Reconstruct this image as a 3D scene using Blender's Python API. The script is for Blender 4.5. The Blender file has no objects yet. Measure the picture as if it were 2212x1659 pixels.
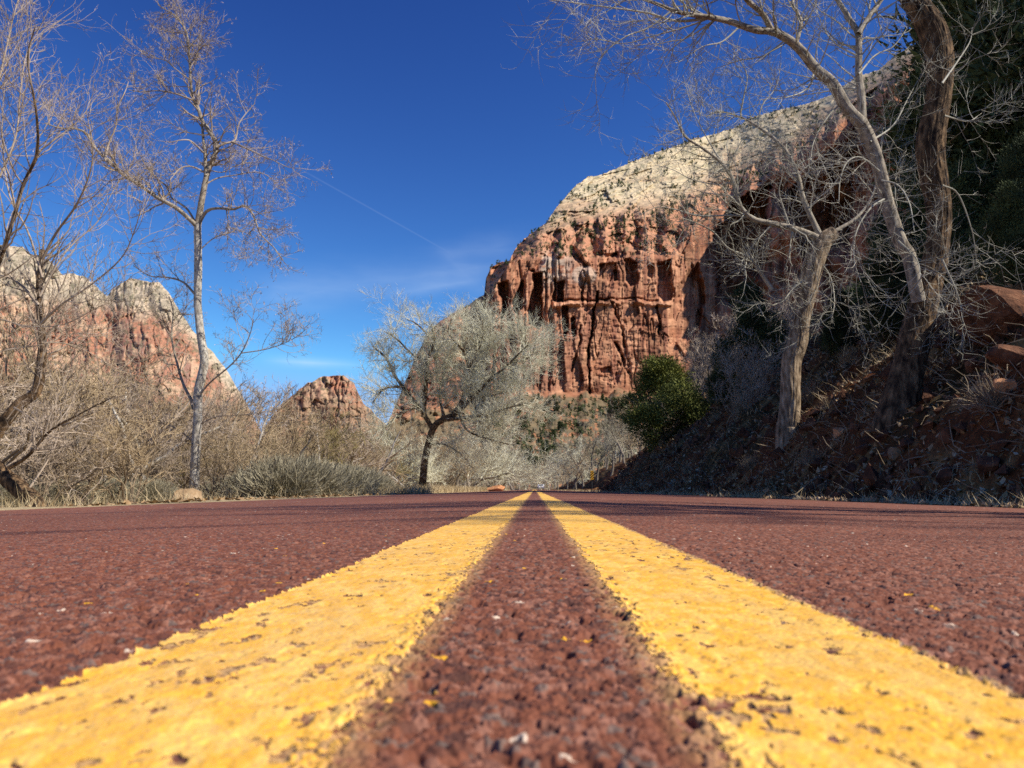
import bpy, math, random
import numpy as np
from mathutils import Vector

# ------------------------------------------------------------------ camera, sky, sun, exposure
S = bpy.context.scene
COL = S.collection
R_ = math.radians
FD, CX, CY = 1805.0, 1106.0, 829.5          # focal length and centre of the picture in the units I measured in
PITCH, YAW = R_(7.19), R_(1.54)
CAMZ = 0.0625
cam = bpy.data.cameras.new('camera'); camo = bpy.data.objects.new('camera', cam); COL.objects.link(camo)
cam.sensor_width = 36; cam.lens = 36 * FD / 2212
cam.clip_start = 0.01; cam.clip_end = 9000
camo.location = (0, 0, CAMZ); camo.rotation_euler = (math.pi / 2 + PITCH, 0, YAW)
cam.dof.use_dof = True; cam.dof.focus_distance = 1.7; cam.dof.aperture_fstop = 21
S.camera = camo

SUN_AZ, SUN_EL = 105.5, 42.0                 # degrees clockwise from straight ahead (+Y), and above the horizon
sv = Vector((math.sin(R_(SUN_AZ)) * math.cos(R_(SUN_EL)), math.cos(R_(SUN_AZ)) * math.cos(R_(SUN_EL)), math.sin(R_(SUN_EL))))
sl = bpy.data.lights.new('sun', 'SUN'); sl.energy = 4.6; sl.angle = R_(0.53); sl.color = (1.0, 0.93, 0.82)
slo = bpy.data.objects.new('sun', sl); COL.objects.link(slo)
slo.rotation_euler = sv.to_track_quat('Z', 'Y').to_euler(); slo.location = (30, -10, 40)

def campos(px, py, Y):
    """the point at forward distance Y that the lens sees at (px, py)"""
    dx = (np.asarray(px, float) - CX) / FD; dz = -(np.asarray(py, float) - CY) / FD
    cp, sp, cy, sy = math.cos(PITCH), math.sin(PITCH), math.cos(YAW), math.sin(YAW)
    fy = cp - sp * dz; fz = sp + cp * dz                    # pitch up
    X = cy * dx - sy * fy; Yd = sy * dx + cy * fy           # turn to the left
    k = np.asarray(Y, float) / Yd
    return np.stack([X * k, Yd * k, CAMZ + fz * k], -1)

W = bpy.data.worlds.new('World'); S.world = W; W.use_nodes = True
nt = W.node_tree; nt.nodes.clear()
def wn(t, **k):
    n = nt.nodes.new(t)
    for a, b in k.items(): setattr(n, a, b)
    return n
def wmath(op, a, b=None, c=None, clamp=False):
    n = wn('ShaderNodeMath', operation=op, use_clamp=clamp)
    for i, v in enumerate((a, b, c)):
        if v is None: continue
        if isinstance(v, (int, float)): n.inputs[i].default_value = v
        else: nt.links.new(v, n.inputs[i])
    return n.outputs[0]
sky = wn('ShaderNodeTexSky', sky_type='NISHITA', sun_disc=False)
sky.sun_elevation = R_(SUN_EL); sky.sun_rotation = R_(SUN_AZ)
sky.altitude = 1300; sky.air_density = 1.0; sky.dust_density = 0.15; sky.ozone_density = 4.0
tc = wn('ShaderNodeTexCoord'); nrm = wn('ShaderNodeVectorMath', operation='NORMALIZE')
nt.links.new(tc.outputs['Generated'], nrm.inputs[0]); DIR = nrm.outputs[0]
def wdot(v):
    n = wn('ShaderNodeVectorMath', operation='DOT_PRODUCT'); nt.links.new(DIR, n.inputs[0]); n.inputs[1].default_value = tuple(v)
    return n.outputs['Value']
def wnoise(scale3, sc, det=4):
    m = wn('ShaderNodeMapping'); m.inputs['Scale'].default_value = scale3; nt.links.new(DIR, m.inputs[0])
    n = wn('ShaderNodeTexNoise'); n.inputs['Scale'].default_value = sc; n.inputs['Detail'].default_value = det
    nt.links.new(m.outputs[0], n.inputs['Vector']); return n.outputs['Fac']
def streak(a, b, w, amp, noisy=0.0, fa=0.15, fb=0.15, nsc=(8, 8, 20)):
    """a straight streak of thin cloud along the great circle between two sky directions"""
    A = Vector(campos(a[0], a[1], 1000)).normalized(); B = Vector(campos(b[0], b[1], 1000)).normalized()
    n = A.cross(B).normalized(); along = (B - A).normalized(); t0, t1 = A.dot(along), B.dot(along)
    d = wmath('ABSOLUTE', wdot(n))
    if noisy: d = wmath('ADD', d, wmath('MULTIPLY', wmath('SUBTRACT', wnoise(nsc, 1.0), 0.5), noisy))
    core = wmath('SUBTRACT', 1.0, wmath('DIVIDE', wmath('ABSOLUTE', d), w), clamp=True)
    core = wmath('MULTIPLY', core, core)
    t = wmath('DIVIDE', wmath('SUBTRACT', wdot(along), t0), t1 - t0)
    e = wmath('MULTIPLY', wmath('DIVIDE', t, fa, clamp=True), wmath('DIVIDE', wmath('SUBTRACT', 1.0, t), fb, clamp=True))
    fwd = wmath('GREATER_THAN', wdot((A + B).normalized()), 0.5)
    return wmath('MULTIPLY', wmath('MULTIPLY', core, e), wmath('MULTIPLY', fwd, amp))
cl = streak((625, 352), (975, 548), 0.0018, 0.06)
for s_ in (streak((500, 655), (1120, 565), 0.045, 0.11, 0.06), streak((930, 520), (1075, 660), 0.03, 0.07, 0.05, 0.3, 0.4),
           streak((560, 778), (800, 790), 0.012, 0.30, 0.014, 0.4, 0.4), streak((880, 560), (1200, 520), 0.03, 0.06, 0.03, .4, .4),
           streak((820, 640), (1060, 600), 0.014, 0.12, 0.01, .4, .4)):
    cl = wmath('ADD', cl, s_)
fine = wnoise((6, 6, 40), 3.0, 6)
cl = wmath('MULTIPLY', cl, wmath('ADD', 0.6, wmath('MULTIPLY', fine, 0.8)), clamp=True)
sc_ = wn('ShaderNodeSeparateColor'); cc_ = wn('ShaderNodeCombineColor'); nt.links.new(sky.outputs[0], sc_.inputs[0])
for q, (g_, k_, m_) in enumerate(((1.9, .306, 2.2), (1.9, .350, 4.6), (1.46, .607, 8.5))):    # the deep, contrasty blue of high dry air
    nt.links.new(wmath('MINIMUM', wmath('MULTIPLY', wmath('POWER', sc_.outputs[q], g_), k_), m_), cc_.inputs[q])
mx = wn('ShaderNodeMix', data_type='RGBA'); mx.inputs['B'].default_value = (6.5, 7.6, 9.0, 1)
nt.links.new(cl, mx.inputs['Factor']); nt.links.new(cc_.outputs[0], mx.inputs['A'])
bg = wn('ShaderNodeBackground'); bg.inputs['Strength'].default_value = 0.085
wo = wn('ShaderNodeOutputWorld'); nt.links.new(mx.outputs['Result'], bg.inputs['Color']); nt.links.new(bg.outputs[0], wo.inputs[0])

S.view_settings.view_transform = 'Standard'; S.view_settings.look = 'None'
S.view_settings.exposure = 0.55; S.view_settings.gamma = 1.0
S.render.engine = 'CYCLES'
S.cycles.max_bounces = 5; S.cycles.diffuse_bounces = 3; S.cycles.glossy_bounces = 2; S.cycles.transparent_max_bounces = 4
S.cycles.use_denoising = False

# ------------------------------------------------------------------ noise in numpy
def _h(i, j, k, s):
    n = (i * 374761393 + j * 668265263 + k * 2147483647 * 7 + s * 1274126177) & 0xFFFFFFFF
    n = ((n ^ (n >> 13)) * 1274126177) & 0xFFFFFFFF
    n = ((n ^ (n >> 16)) * 2246822519) & 0xFFFFFFFF
    return ((n ^ (n >> 15)) & 0xFFFFFF) / float(0xFFFFFF)
def vn(x, y, z=None, s=0):
    """smooth value noise in 0..1"""
    x = np.asarray(x, float); y = np.asarray(y, float); z = np.zeros_like(x) if z is None else np.asarray(z, float)
    i, j, k = np.floor(x).astype(np.int64), np.floor(y).astype(np.int64), np.floor(z).astype(np.int64)
    fx, fy, fz = x - i, y - j, z - k
    fx, fy, fz = (f * f * (3 - 2 * f) for f in (fx, fy, fz))
    r = 0
    for a, wa in ((0, 1 - fx), (1, fx)):
        for b, wb in ((0, 1 - fy), (1, fy)):
            for c, wc in ((0, 1 - fz), (1, fz)):
                r = r + wa * wb * wc * _h(i + a, j + b, k + c, s)
    return r
def vn2(x, y, s=0):
    x = np.asarray(x, float); y = np.asarray(y, float)
    i, j = np.floor(x).astype(np.int64), np.floor(y).astype(np.int64)
    fx, fy = x - i, y - j; fx = fx * fx * (3 - 2 * fx); fy = fy * fy * (3 - 2 * fy)
    return ((1 - fx) * (1 - fy) * _h(i, j, 0, s) + fx * (1 - fy) * _h(i + 1, j, 0, s)
            + (1 - fx) * fy * _h(i, j + 1, 0, s) + fx * fy * _h(i + 1, j + 1, 0, s))
def fbm2(x, y, o=4, s=0, g=0.5):
    a, r, t = 1.0, 0, 0
    for q in range(o):
        r = r + a * vn2(np.asarray(x) * 2 ** q + 17.3 * q, np.asarray(y) * 2 ** q - 9.1 * q, s + q); t += a; a *= g
    return r / t
def fbm3(x, y, z, o=3, s=0):
    a, r, t = 1.0, 0, 0
    for q in range(o):
        r = r + a * vn(np.asarray(x) * 2 ** q, np.asarray(y) * 2 ** q + 5.2 * q, np.asarray(z) * 2 ** q, s + q); t += a; a *= .5
    return r / t
def sstep(a, b, x):
    t = np.clip((x - a) / (b - a), 0, 1); return t * t * (3 - 2 * t)
def cells(x, y, s):
    """nearest jittered point: distance and that point's random number"""
    i, j = np.floor(x).astype(np.int64), np.floor(y).astype(np.int64)
    bd = np.full(x.shape, 9.0); br = np.zeros(x.shape)
    for a in (-1, 0, 1):
        for b in (-1, 0, 1):
            ci, cj = i + a, j + b
            px = ci + .15 + .7 * _h(ci, cj, 1, s); py = cj + .15 + .7 * _h(ci, cj, 2, s)
            d = (px - x) ** 2 + (py - y) ** 2; m = d < bd
            bd = np.where(m, d, bd); br = np.where(m, _h(ci, cj, 3, s), br)
    return np.sqrt(bd), br

def facets(x, y, s):
    """broken rock: every cell is a tilted plane with its own offset, about -1..1"""
    i, j = np.floor(x).astype(np.int64), np.floor(y).astype(np.int64)
    bd = np.full(x.shape, 9.0); out = np.zeros(x.shape)
    for a in (-1, 0, 1):
        for b in (-1, 0, 1):
            ci, cj = i + a, j + b
            dx = x - (ci + .1 + .8 * _h(ci, cj, 1, s)); dy = y - (cj + .1 + .8 * _h(ci, cj, 2, s))
            d = dx * dx + dy * dy; m = d < bd
            v = _h(ci, cj, 3, s) * 1.3 - .65 + (_h(ci, cj, 4, s) - .5) * 1.6 * dx + (_h(ci, cj, 5, s) - .5) * 1.1 * dy
            bd = np.where(m, d, bd); out = np.where(m, v, out)
    return out

# ------------------------------------------------------------------ mesh helpers
def mk(name, V, F, mats, parent=None, smooth=False, col=None, midx=None):
    me = bpy.data.meshes.new(name)
    V = np.asarray(V, np.float32); Fs = F if isinstance(F, list) else [F]
    Fs = [np.asarray(f, np.int32) for f in Fs if len(f)]
    me.vertices.add(len(V)); me.vertices.foreach_set('co', V.ravel())
    nl = sum(f.size for f in Fs); nf = sum(len(f) for f in Fs)
    me.loops.add(nl); me.polygons.add(nf)
    me.loops.foreach_set('vertex_index', np.concatenate([f.ravel() for f in Fs]))
    tot = np.concatenate([np.full(len(f), f.shape[1], np.int32) for f in Fs])
    st = np.zeros(nf, np.int32); st[1:] = np.cumsum(tot)[:-1]
    me.polygons.foreach_set('loop_start', st)
    me.polygons.foreach_set('use_smooth', np.full(nf, smooth))
    for m in (mats if isinstance(mats, (list, tuple)) else [mats]): me.materials.append(m)
    if midx is not None: me.polygons.foreach_set('material_index', np.asarray(midx, np.int32))
    if col is not None:
        a = me.attributes.new('tint', 'FLOAT_COLOR', 'POINT')
        c = np.ones((len(V), 4), np.float32); c[:, :3] = col; a.data.foreach_set('color', c.ravel())
    me.update(calc_edges=True); me.validate()
    o = bpy.data.objects.new(name, me); COL.objects.link(o)
    if parent is not None: o.parent = parent
    return o
def tag(o, label=None, cat=None, group=None, kind=None):
    if label: o['label'] = label
    if cat: o['category'] = cat
    if group: o['group'] = group
    if kind: o['kind'] = kind
    return o
def empty(name, loc=(0, 0, 0), rz=0):
    o = bpy.data.objects.new(name, None); COL.objects.link(o); o.location = loc; o.rotation_euler = (0, 0, rz)
    o.empty_display_size = .1; return o
def dup(root, loc, rz=0, sc=1.0, label=None, tilt=(0, 0)):
    r = root.copy(); COL.objects.link(r); r.location = loc; r.rotation_euler = (tilt[0], tilt[1], rz)
    r.scale = (sc, sc, sc) if not isinstance(sc, tuple) else sc
    if label: r['label'] = label
    for ch in list(root.children):
        c = ch.copy(); COL.objects.link(c); c.parent = r
    return r
def gridF(nr, nc):
    a = (np.arange(nr - 1)[:, None] * nc + np.arange(nc - 1)[None]).ravel()
    return np.stack([a, a + 1, a + nc + 1, a + nc], 1)
def boxV(x0, x1, y0, y1, z0, z1):
    V = np.array([(x, y, z) for z in (z0, z1) for y in (y0, y1) for x in (x0, x1)], float)
    return V, np.array([(0, 2, 3, 1), (4, 5, 7, 6), (0, 1, 5, 4), (2, 6, 7, 3), (0, 4, 6, 2), (1, 3, 7, 5)])
def cat(parts):
    Vs, Fs, o = [], [], 0
    for V, F in parts: Vs.append(V); Fs.append(np.asarray(F) + o); o += len(V)
    return np.concatenate(Vs), np.concatenate(Fs)
def unit(v): return v / (np.linalg.norm(v, axis=-1, keepdims=True) + 1e-12)

def tubes(P, R, sides=3, rng=None, cap=False):
    """(B,N,3) centre lines and (B,N) radii -> vertices, quads"""
    B, N, _ = P.shape
    T = np.empty_like(P); T[:, 1:-1] = P[:, 2:] - P[:, :-2]; T[:, 0] = P[:, 1] - P[:, 0]; T[:, -1] = P[:, -1] - P[:, -2]
    T = unit(T); rng = rng or np.random.default_rng(1)
    ref = rng.normal(size=(B, 1, 3)); av = unit(P[:, -1:] - P[:, :1]); ref = unit(ref - (ref * av).sum(-1, keepdims=True) * av)
    U = unit(ref - (ref * T).sum(-1, keepdims=True) * T); Wv = np.cross(T, U)
    a = np.arange(sides) / sides * 2 * np.pi
    V = P[:, :, None] + R[:, :, None, None] * (np.cos(a)[None, None, :, None] * U[:, :, None] + np.sin(a)[None, None, :, None] * Wv[:, :, None])
    b = np.arange(B)[:, None, None] * N * sides; n = np.arange(N - 1)[None, :, None] * sides; s = np.arange(sides)[None, None]
    s2 = (s + 1) % sides
    F = np.stack(np.broadcast_arrays(b + n + s, b + n + s2, b + n + sides + s2, b + n + sides + s), -1).reshape(-1, 4)
    return V.reshape(-1, 3), F

def resample(pts, n):
    """Catmull-Rom through the points, n samples"""
    p = np.asarray(pts, float)
    if len(p) == 2:
        t = np.linspace(0, 1, n)[:, None]; return p[0] * (1 - t) + p[1] * t
    q = np.vstack([2 * p[0] - p[1], p, 2 * p[-1] - p[-2]])
    seg = np.linalg.norm(np.diff(p[:, :3], axis=0), axis=1) + 1e-9; cum = np.r_[0, np.cumsum(seg)] / seg.sum()
    t = np.linspace(0, 1, n); k = np.clip(np.searchsorted(cum, t, 'right') - 1, 0, len(p) - 2)
    u = ((t - cum[k]) / (cum[k + 1] - cum[k]))[:, None]
    a, b, c, d = q[k], q[k + 1], q[k + 2], q[k + 3]
    return 0.5 * (2 * b + (c - a) * u + (2 * a - 5 * b + 4 * c - d) * u ** 2 + (3 * b - a - 3 * c + d) * u ** 3)

def bark_tube(pts, step=0.03, sides=40, amp=0.02, seed=0, freq=9.0, close=False):
    """one limb with furrowed bark: pts = (x, y, z, radius)"""
    p = np.asarray(pts, float); L = np.linalg.norm(np.diff(p[:, :3], axis=0), axis=1).sum()
    q = resample(p, max(8, int(L / step))); C, r = q[:, :3], np.maximum(q[:, 3], .004)
    T = unit(np.gradient(C, axis=0)); ref = np.array([1.0, 0.05, 0.0])
    U = unit(ref - (T @ ref)[:, None] * T); Wv = np.cross(T, U)
    a = np.arange(sides) / sides * 2 * np.pi; l = np.linspace(0, L, len(C))
    ca, sa = np.cos(a)[None], np.sin(a)[None]; ll = l[:, None] + 0 * ca; rr = r[:, None] + 0 * ca
    nx, ny = ca * rr * freq + 3.1 * seed, sa * rr * freq
    wob = fbm3(nx * .25, ny * .25, ll * 1.3, 2, seed) - .5
    ridge = np.abs(fbm3(nx * 1.6 + wob, ny * 1.6, ll * 1.5, 3, seed + 5) - .5) * 2
    fine = fbm3(nx * 5, ny * 5, ll * 9, 2, seed + 9) - .5
    rad = rr * (1 + .16 * wob) + amp * np.minimum(1, rr / .12) * (2.2 * np.minimum(ridge, .38) - .35 + .35 * fine)
    V = C[:, None] + rad[..., None] * (ca[..., None] * U[:, None] + sa[..., None] * Wv[:, None])
    n, s = np.arange(len(C) - 1)[:, None] * sides, np.arange(sides)[None]; s2 = (s + 1) % sides
    F = np.stack(np.broadcast_arrays(n + s, n + s2, n + sides + s2, n + sides + s), -1).reshape(-1, 4)
    return V.reshape(-1, 3), F

def lens(P): return np.linalg.norm(np.diff(P, axis=1), axis=2).sum(1)
def grow(P, R, rng, dens=None, n=None, t=(.15, .98), ang=(30, 65), lf=(.35, .6), N=6, wob=.25, trop=.1, rr=.55, rmax=1, rmin=.002,
         absL=None, tip=.3, tropv=(0, 0, 1)):
    """side branches of a batch of branches"""
    B, M, _ = P.shape; L = lens(P)
    cnt = np.full(B, n) if n is not None else np.maximum(rng.poisson(L * dens), 0)
    idx = np.repeat(np.arange(B), cnt); K = len(idx)
    tt = rng.uniform(t[0], t[1], K); f = tt * (M - 1); i = np.minimum(f.astype(int), M - 2); u = (f - i)[:, None]
    p = P[idx, i] * (1 - u) + P[idx, i + 1] * u; T = unit(P[idx, i + 1] - P[idx, i]); r = R[idx, i] * (1 - u[:, 0]) + R[idx, i + 1] * u[:, 0]
    pr = rng.normal(size=(K, 3)); pr = unit(pr - (pr * T).sum(1, keepdims=True) * T)
    a = np.radians(rng.uniform(ang[0], ang[1], K))[:, None]; d = np.cos(a) * T + np.sin(a) * pr
    ln = rng.uniform(lf[0], lf[1], K) * (L[idx] * (1 - .55 * tt) if absL is None else absL * rng.uniform(.7, 1.15, K))
    out = np.empty((K, N, 3)); out[:, 0] = p; tv = np.asarray(tropv, float)
    for k in range(1, N):
        d = unit(d + wob * rng.normal(size=(K, 3)) * .5 + trop * tv)
        p = p + d * (ln / (N - 1))[:, None]; out[:, k] = p
    r0 = np.clip(r * rr, rmin, rmax); R2 = r0[:, None] * np.linspace(1, tip, N)[None]
    return out, R2

# ------------------------------------------------------------------ materials
def material(name, build):
    m = bpy.data.materials.new(name); m.use_nodes = True; t = m.node_tree
    b = t.nodes['Principled BSDF']; b.inputs['Specular IOR Level'].default_value = .25
    build(t, b); return m
def nd(t, ty, **k):
    n = t.nodes.new(ty)
    for a, v in k.items():
        if a in n.inputs.keys(): n.inputs[a].default_value = v
        else: setattr(n, a, v)
    return n
def ramp(t, fac, stops):
    n = t.nodes.new('ShaderNodeValToRGB'); e = n.color_ramp.elements
    while len(e) < len(stops): e.new(.5)
    for q, (p, c) in enumerate(stops): e[q].position = p; e[q].color = (*c, 1)
    t.links.new(fac, n.inputs[0]); return n.outputs[0]
def noise(t, scale, det=4, coord='Object', sc3=(1, 1, 1), rough=.55):
    c = nd(t, 'ShaderNodeTexCoord'); m = nd(t, 'ShaderNodeMapping'); m.inputs['Scale'].default_value = sc3
    n = nd(t, 'ShaderNodeTexNoise'); n.inputs['Scale'].default_value = scale; n.inputs['Detail'].default_value = det; n.inputs['Roughness'].default_value = rough
    t.links.new(c.outputs[coord], m.inputs[0]); t.links.new(m.outputs[0], n.inputs['Vector']); return n.outputs['Fac']
def bump(t, b, h, dist, strength=1.0):
    n = nd(t, 'ShaderNodeBump'); n.inputs['Strength'].default_value = strength; n.inputs['Distance'].default_value = dist
    t.links.new(h, n.inputs['Height']); t.links.new(n.outputs[0], b.inputs['Normal'])
def m_ramp(name, scale, stops, rough=.9, bd=0, det=5, sc3=(1, 1, 1), bs=None, rnd=0):
    def f(t, b):
        n = noise(t, scale, det, sc3=sc3); c = ramp(t, n, stops)
        if rnd:
            oi = nd(t, 'ShaderNodeObjectInfo'); h = nd(t, 'ShaderNodeHueSaturation')
            mr = nd(t, 'ShaderNodeMapRange'); mr.inputs['To Min'].default_value = 1 - rnd; mr.inputs['To Max'].default_value = 1 + rnd
            t.links.new(oi.outputs['Random'], mr.inputs[0]); t.links.new(mr.outputs[0], h.inputs['Value']); t.links.new(c, h.inputs['Color']); c = h.outputs[0]
        t.links.new(c, b.inputs['Base Color']); b.inputs['Roughness'].default_value = rough
        if bd: bump(t, b, noise(t, bs or scale * 3, 6, sc3=sc3), bd)
    return material(name, f)
def m_tint(name, rough=.85, var=.25, scale=20, bd=0, bs=60, spec=.25, sc3=(1, 1, 1)):
    """colour comes from the mesh's own 'tint' attribute, broken up by noise"""
    def f(t, b):
        a = nd(t, 'ShaderNodeAttribute', attribute_name='tint'); n = noise(t, scale, 6, sc3=sc3)
        mr = nd(t, 'ShaderNodeMapRange'); mr.inputs['From Min'].default_value = .3; mr.inputs['From Max'].default_value = .7
        mr.inputs['To Min'].default_value = 1 - var; mr.inputs['To Max'].default_value = 1 + var
        t.links.new(n, mr.inputs[0]); h = nd(t, 'ShaderNodeVectorMath', operation='SCALE')
        t.links.new(a.outputs['Color'], h.inputs[0]); t.links.new(mr.outputs[0], h.inputs['Scale'])
        t.links.new(h.outputs[0], b.inputs['Base Color']); b.inputs['Roughness'].default_value = rough; b.inputs['Specular IOR Level'].default_value = spec
        if bd: bump(t, b, noise(t, bs, 6, sc3=sc3), bd)
    return material(name, f)

M_ROAD = m_tint('red_chip_seal', .8, .22, 900, spec=.3)
M_PAINT = m_tint('yellow_road_paint', .55, .06, 500, spec=.4)
M_GROUND = m_tint('soil_and_litter', .95, .45, 9, bd=.03, bs=25, spec=.1)
M_ROCK = m_tint('canyon_sandstone', .95, .22, .11, bd=.5, bs=.3, spec=.08, sc3=(1, 1, 2.2))
M_BARK_DARK = m_ramp('furrowed_brown_bark', 14, [(.34, (.02, .012, .007)), (.5, (.095, .058, .03)), (.7, (.27, .17, .088))], .95, .012, sc3=(1, 1, .35), bs=60)
M_BARK_GREY = m_ramp('pale_grey_bark', 16, [(.3, (.16, .14, .11)), (.5, (.42, .38, .32)), (.7, (.60, .56, .48))], .9, .006, sc3=(1, 1, .5), bs=70)
M_BARK_LIMB = m_ramp('grey_tan_limb_bark', 16, [(.3, (.10, .08, .058)), (.5, (.29, .245, .185)), (.7, (.46, .40, .31))], .9, .006, sc3=(1, 1, .5), bs=70)
M_BARK_WARM = m_ramp('warm_tan_bark', 14, [(.32, (.06, .04, .024)), (.5, (.25, .18, .115)), (.7, (.50, .40, .28))], .92, .01, sc3=(1, 1, .35), bs=60)
M_BARK_MID = m_ramp('grey_brown_bark', 8, [(.3, (.10, .08, .06)), (.6, (.25, .21, .165))], .9, 0)
M_BARK_BROWN = m_ramp('brown_twig_bark', 10, [(.3, (.1, .075, .05)), (.6, (.25, .19, .13))], .9, 0)
M_TWIG_PALE = m_ramp('pale_twigs', 1.2, [(.3, (.25, .235, .18)), (.7, (.56, .53, .43))], .8, 0, 2, rnd=.1)
M_TWIG_MAUVE = m_ramp('greyish_mauve_twigs', 1.5, [(.3, (.22, .165, .115)), (.5, (.38, .30, .225)), (.7, (.52, .43, .34))], .85, 0, 3, rnd=.12)
M_TWIG_TAN = m_ramp('tan_twigs', .9, [(.3, (.24, .175, .10)), (.7, (.50, .385, .24))], .9, 0, 3, rnd=.25)
M_TWIG_GREEN = m_ramp('green_grey_twigs', .5, [(.3, (.48, .46, .32)), (.7, (.73, .70, .54))], .85, 0, 3, rnd=.12)
M_TWIG_WOOD = m_ramp('grey_wood_twigs', .5, [(.3, (.27, .24, .165)), (.7, (.46, .415, .30))], .85, 0, 3, rnd=.2)
M_TWIG_OLIVE = m_ramp('yellow_olive_twigs', .8, [(.3, (.2, .16, .06)), (.7, (.36, .29, .12))], .85, 0, 3, rnd=.15)
M_JUNIPER = m_ramp('juniper_foliage', 1.4, [(.3, (.08, .10, .022)), (.5, (.17, .19, .04)), (.7, (.29, .30, .07))], .75, 0, 4, rnd=.25)
M_FOREST = m_ramp('dark_evergreen_foliage', .9, [(.3, (.03, .042, .018)), (.55, (.07, .09, .03)), (.75, (.13, .15, .045))], .8, 0, 4, rnd=.3)
M_SAGE = m_ramp('grey_sage', 3, [(.3, (.23, .205, .135)), (.7, (.44, .395, .28))], .9, 0, 3, rnd=.15)
M_GRASS = m_ramp('dry_straw_grass', 2.5, [(.3, (.30, .22, .11)), (.7, (.62, .50, .30))], .85, 0, 3, rnd=.1)
M_STONE = m_ramp('red_sandstone_rock', 5, [(.3, (.16, .065, .035)), (.55, (.34, .15, .075)), (.75, (.5, .3, .17))], .92, .02, 6, bs=22, rnd=.2)
M_STONE_SHADE = m_ramp('shaded_red_rock', 6, [(.3, (.05, .02, .01)), (.55, (.13, .052, .024)), (.75, (.26, .13, .07))], .92, .02, 6, bs=22, rnd=.2)  # red rock darkened, the bank's shade put into its colour
M_STONE_TAN_SHADE = m_ramp('shaded_tan_sandstone', 4, [(.3, (.07, .04, .02)), (.5, (.18, .115, .06)), (.75, (.32, .22, .13))], .92, .02, 6, bs=22)  # darker copy of the tan stone, shade painted into the colour
M_STONE_TAN = m_ramp('tan_sandstone_rock', 4, [(.3, (.16, .105, .06)), (.5, (.34, .23, .13)), (.75, (.5, .38, .25))], .92, .02, 6, bs=22)
M_STONE_ORANGE = m_ramp('orange_sandstone', 5, [(.3, (.42, .17, .07)), (.7, (.72, .36, .17))], .9, .02, 6, bs=22)
M_LEAF = m_ramp('dead_leaf', 6, [(.3, (.2, .11, .05)), (.7, (.45, .32, .17))], .8, 0, 2)
M_PALE_LEAF = m_ramp('bleached_leaf', 6, [(.3, (.30, .21, .11)), (.7, (.62, .50, .33))], .8, 0, 2)
M_SEED = m_ramp('pale_seed_tufts', 4, [(.3, (.28, .21, .18)), (.7, (.5, .42, .37))], .8, 0, 2)
M_STICK = m_ramp('dead_stick', 6, [(.3, (.16, .115, .065)), (.7, (.42, .33, .22))], .85, 0, 2)
def m_flat(name, c, rough=.5, metal=0):
    def f(t, b):
        n = noise(t, 14, 3); mr = nd(t, 'ShaderNodeMapRange'); mr.inputs['To Min'].default_value = .85; mr.inputs['To Max'].default_value = 1.1
        t.links.new(n, mr.inputs[0]); s = nd(t, 'ShaderNodeVectorMath', operation='SCALE'); s.inputs[0].default_value = c
        t.links.new(mr.outputs[0], s.inputs['Scale']); t.links.new(s.outputs[0], b.inputs['Base Color'])
        b.inputs['Roughness'].default_value = rough; b.inputs['Metallic'].default_value = metal
    return material(name, f)

# ------------------------------------------------------------------ terrain
EDGE = 3.6
def hill(x, y):
    """height of the wooded bank on the right"""
    xp = np.maximum(x - 4.2 - 3.4 * sstep(48, 82, y), 0)
    near = 1.35 * np.minimum(xp, 1.0) + .86 * np.clip(xp - 1, 0, 3.0) + 0.70 * np.clip(xp - 4.0, 0, 60) + .25 * np.maximum(xp - 64, 0)
    far = 1.15 * np.minimum(xp, 1) + .72 * np.clip(xp - 1, 0, 3) + 0.40 * np.clip(xp - 4, 0, 60) + .2 * np.maximum(xp - 64, 0)
    back = 0.8 * np.minimum(xp, 4) + .42 * np.clip(xp - 4, 0, 50)
    k = sstep(34, 85, y); z = near * (1 - k) + far * k
    k2 = sstep(6, -2, y); z = z * (1 - k2) + back * k2
    z = z * (1 - .8 * sstep(200, 420, y))
    return z
def gz(x, y, detail=True):
    x = np.asarray(x, float); y = np.asarray(y, float)
    z = -0.0225 * np.sqrt(np.minimum(np.abs(x), EDGE) ** 2 + .12 ** 2) + .0027
    lx = np.maximum(-x - EDGE, 0); rx = np.maximum(x - EDGE, 0)
    z = z - .25 * sstep(0.05, 4.5, lx) + .018 * np.maximum(lx - 14, 0) - .02 * sstep(.02, .4, rx) + hill(x, y)
    if detail:
        off = sstep(.1, 1.5, lx) + sstep(.3, 1.6, rx)
        z = z + off * .10 * (fbm2(x * .9, y * .9, 3, 3) - .5)
        a = sstep(.5, 2.5, rx)
        z = z + a * (.85 * (fbm2(x * .38, y * .38, 3, 11) - .5) + .40 * (np.abs(fbm2(x * 1.5, y * 1.5, 3, 21) - .5) - .12) + .22 * (fbm2(x * 4, y * 4, 2, 31) - .5))
        z = z + sstep(8, 40, rx) * 3 * (fbm2(x * .08, y * .08, 3, 41) - .5)
    return z
def gpoint(x, y, dz=0): return (float(x), float(y), float(gz(x, y)) + dz)

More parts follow.
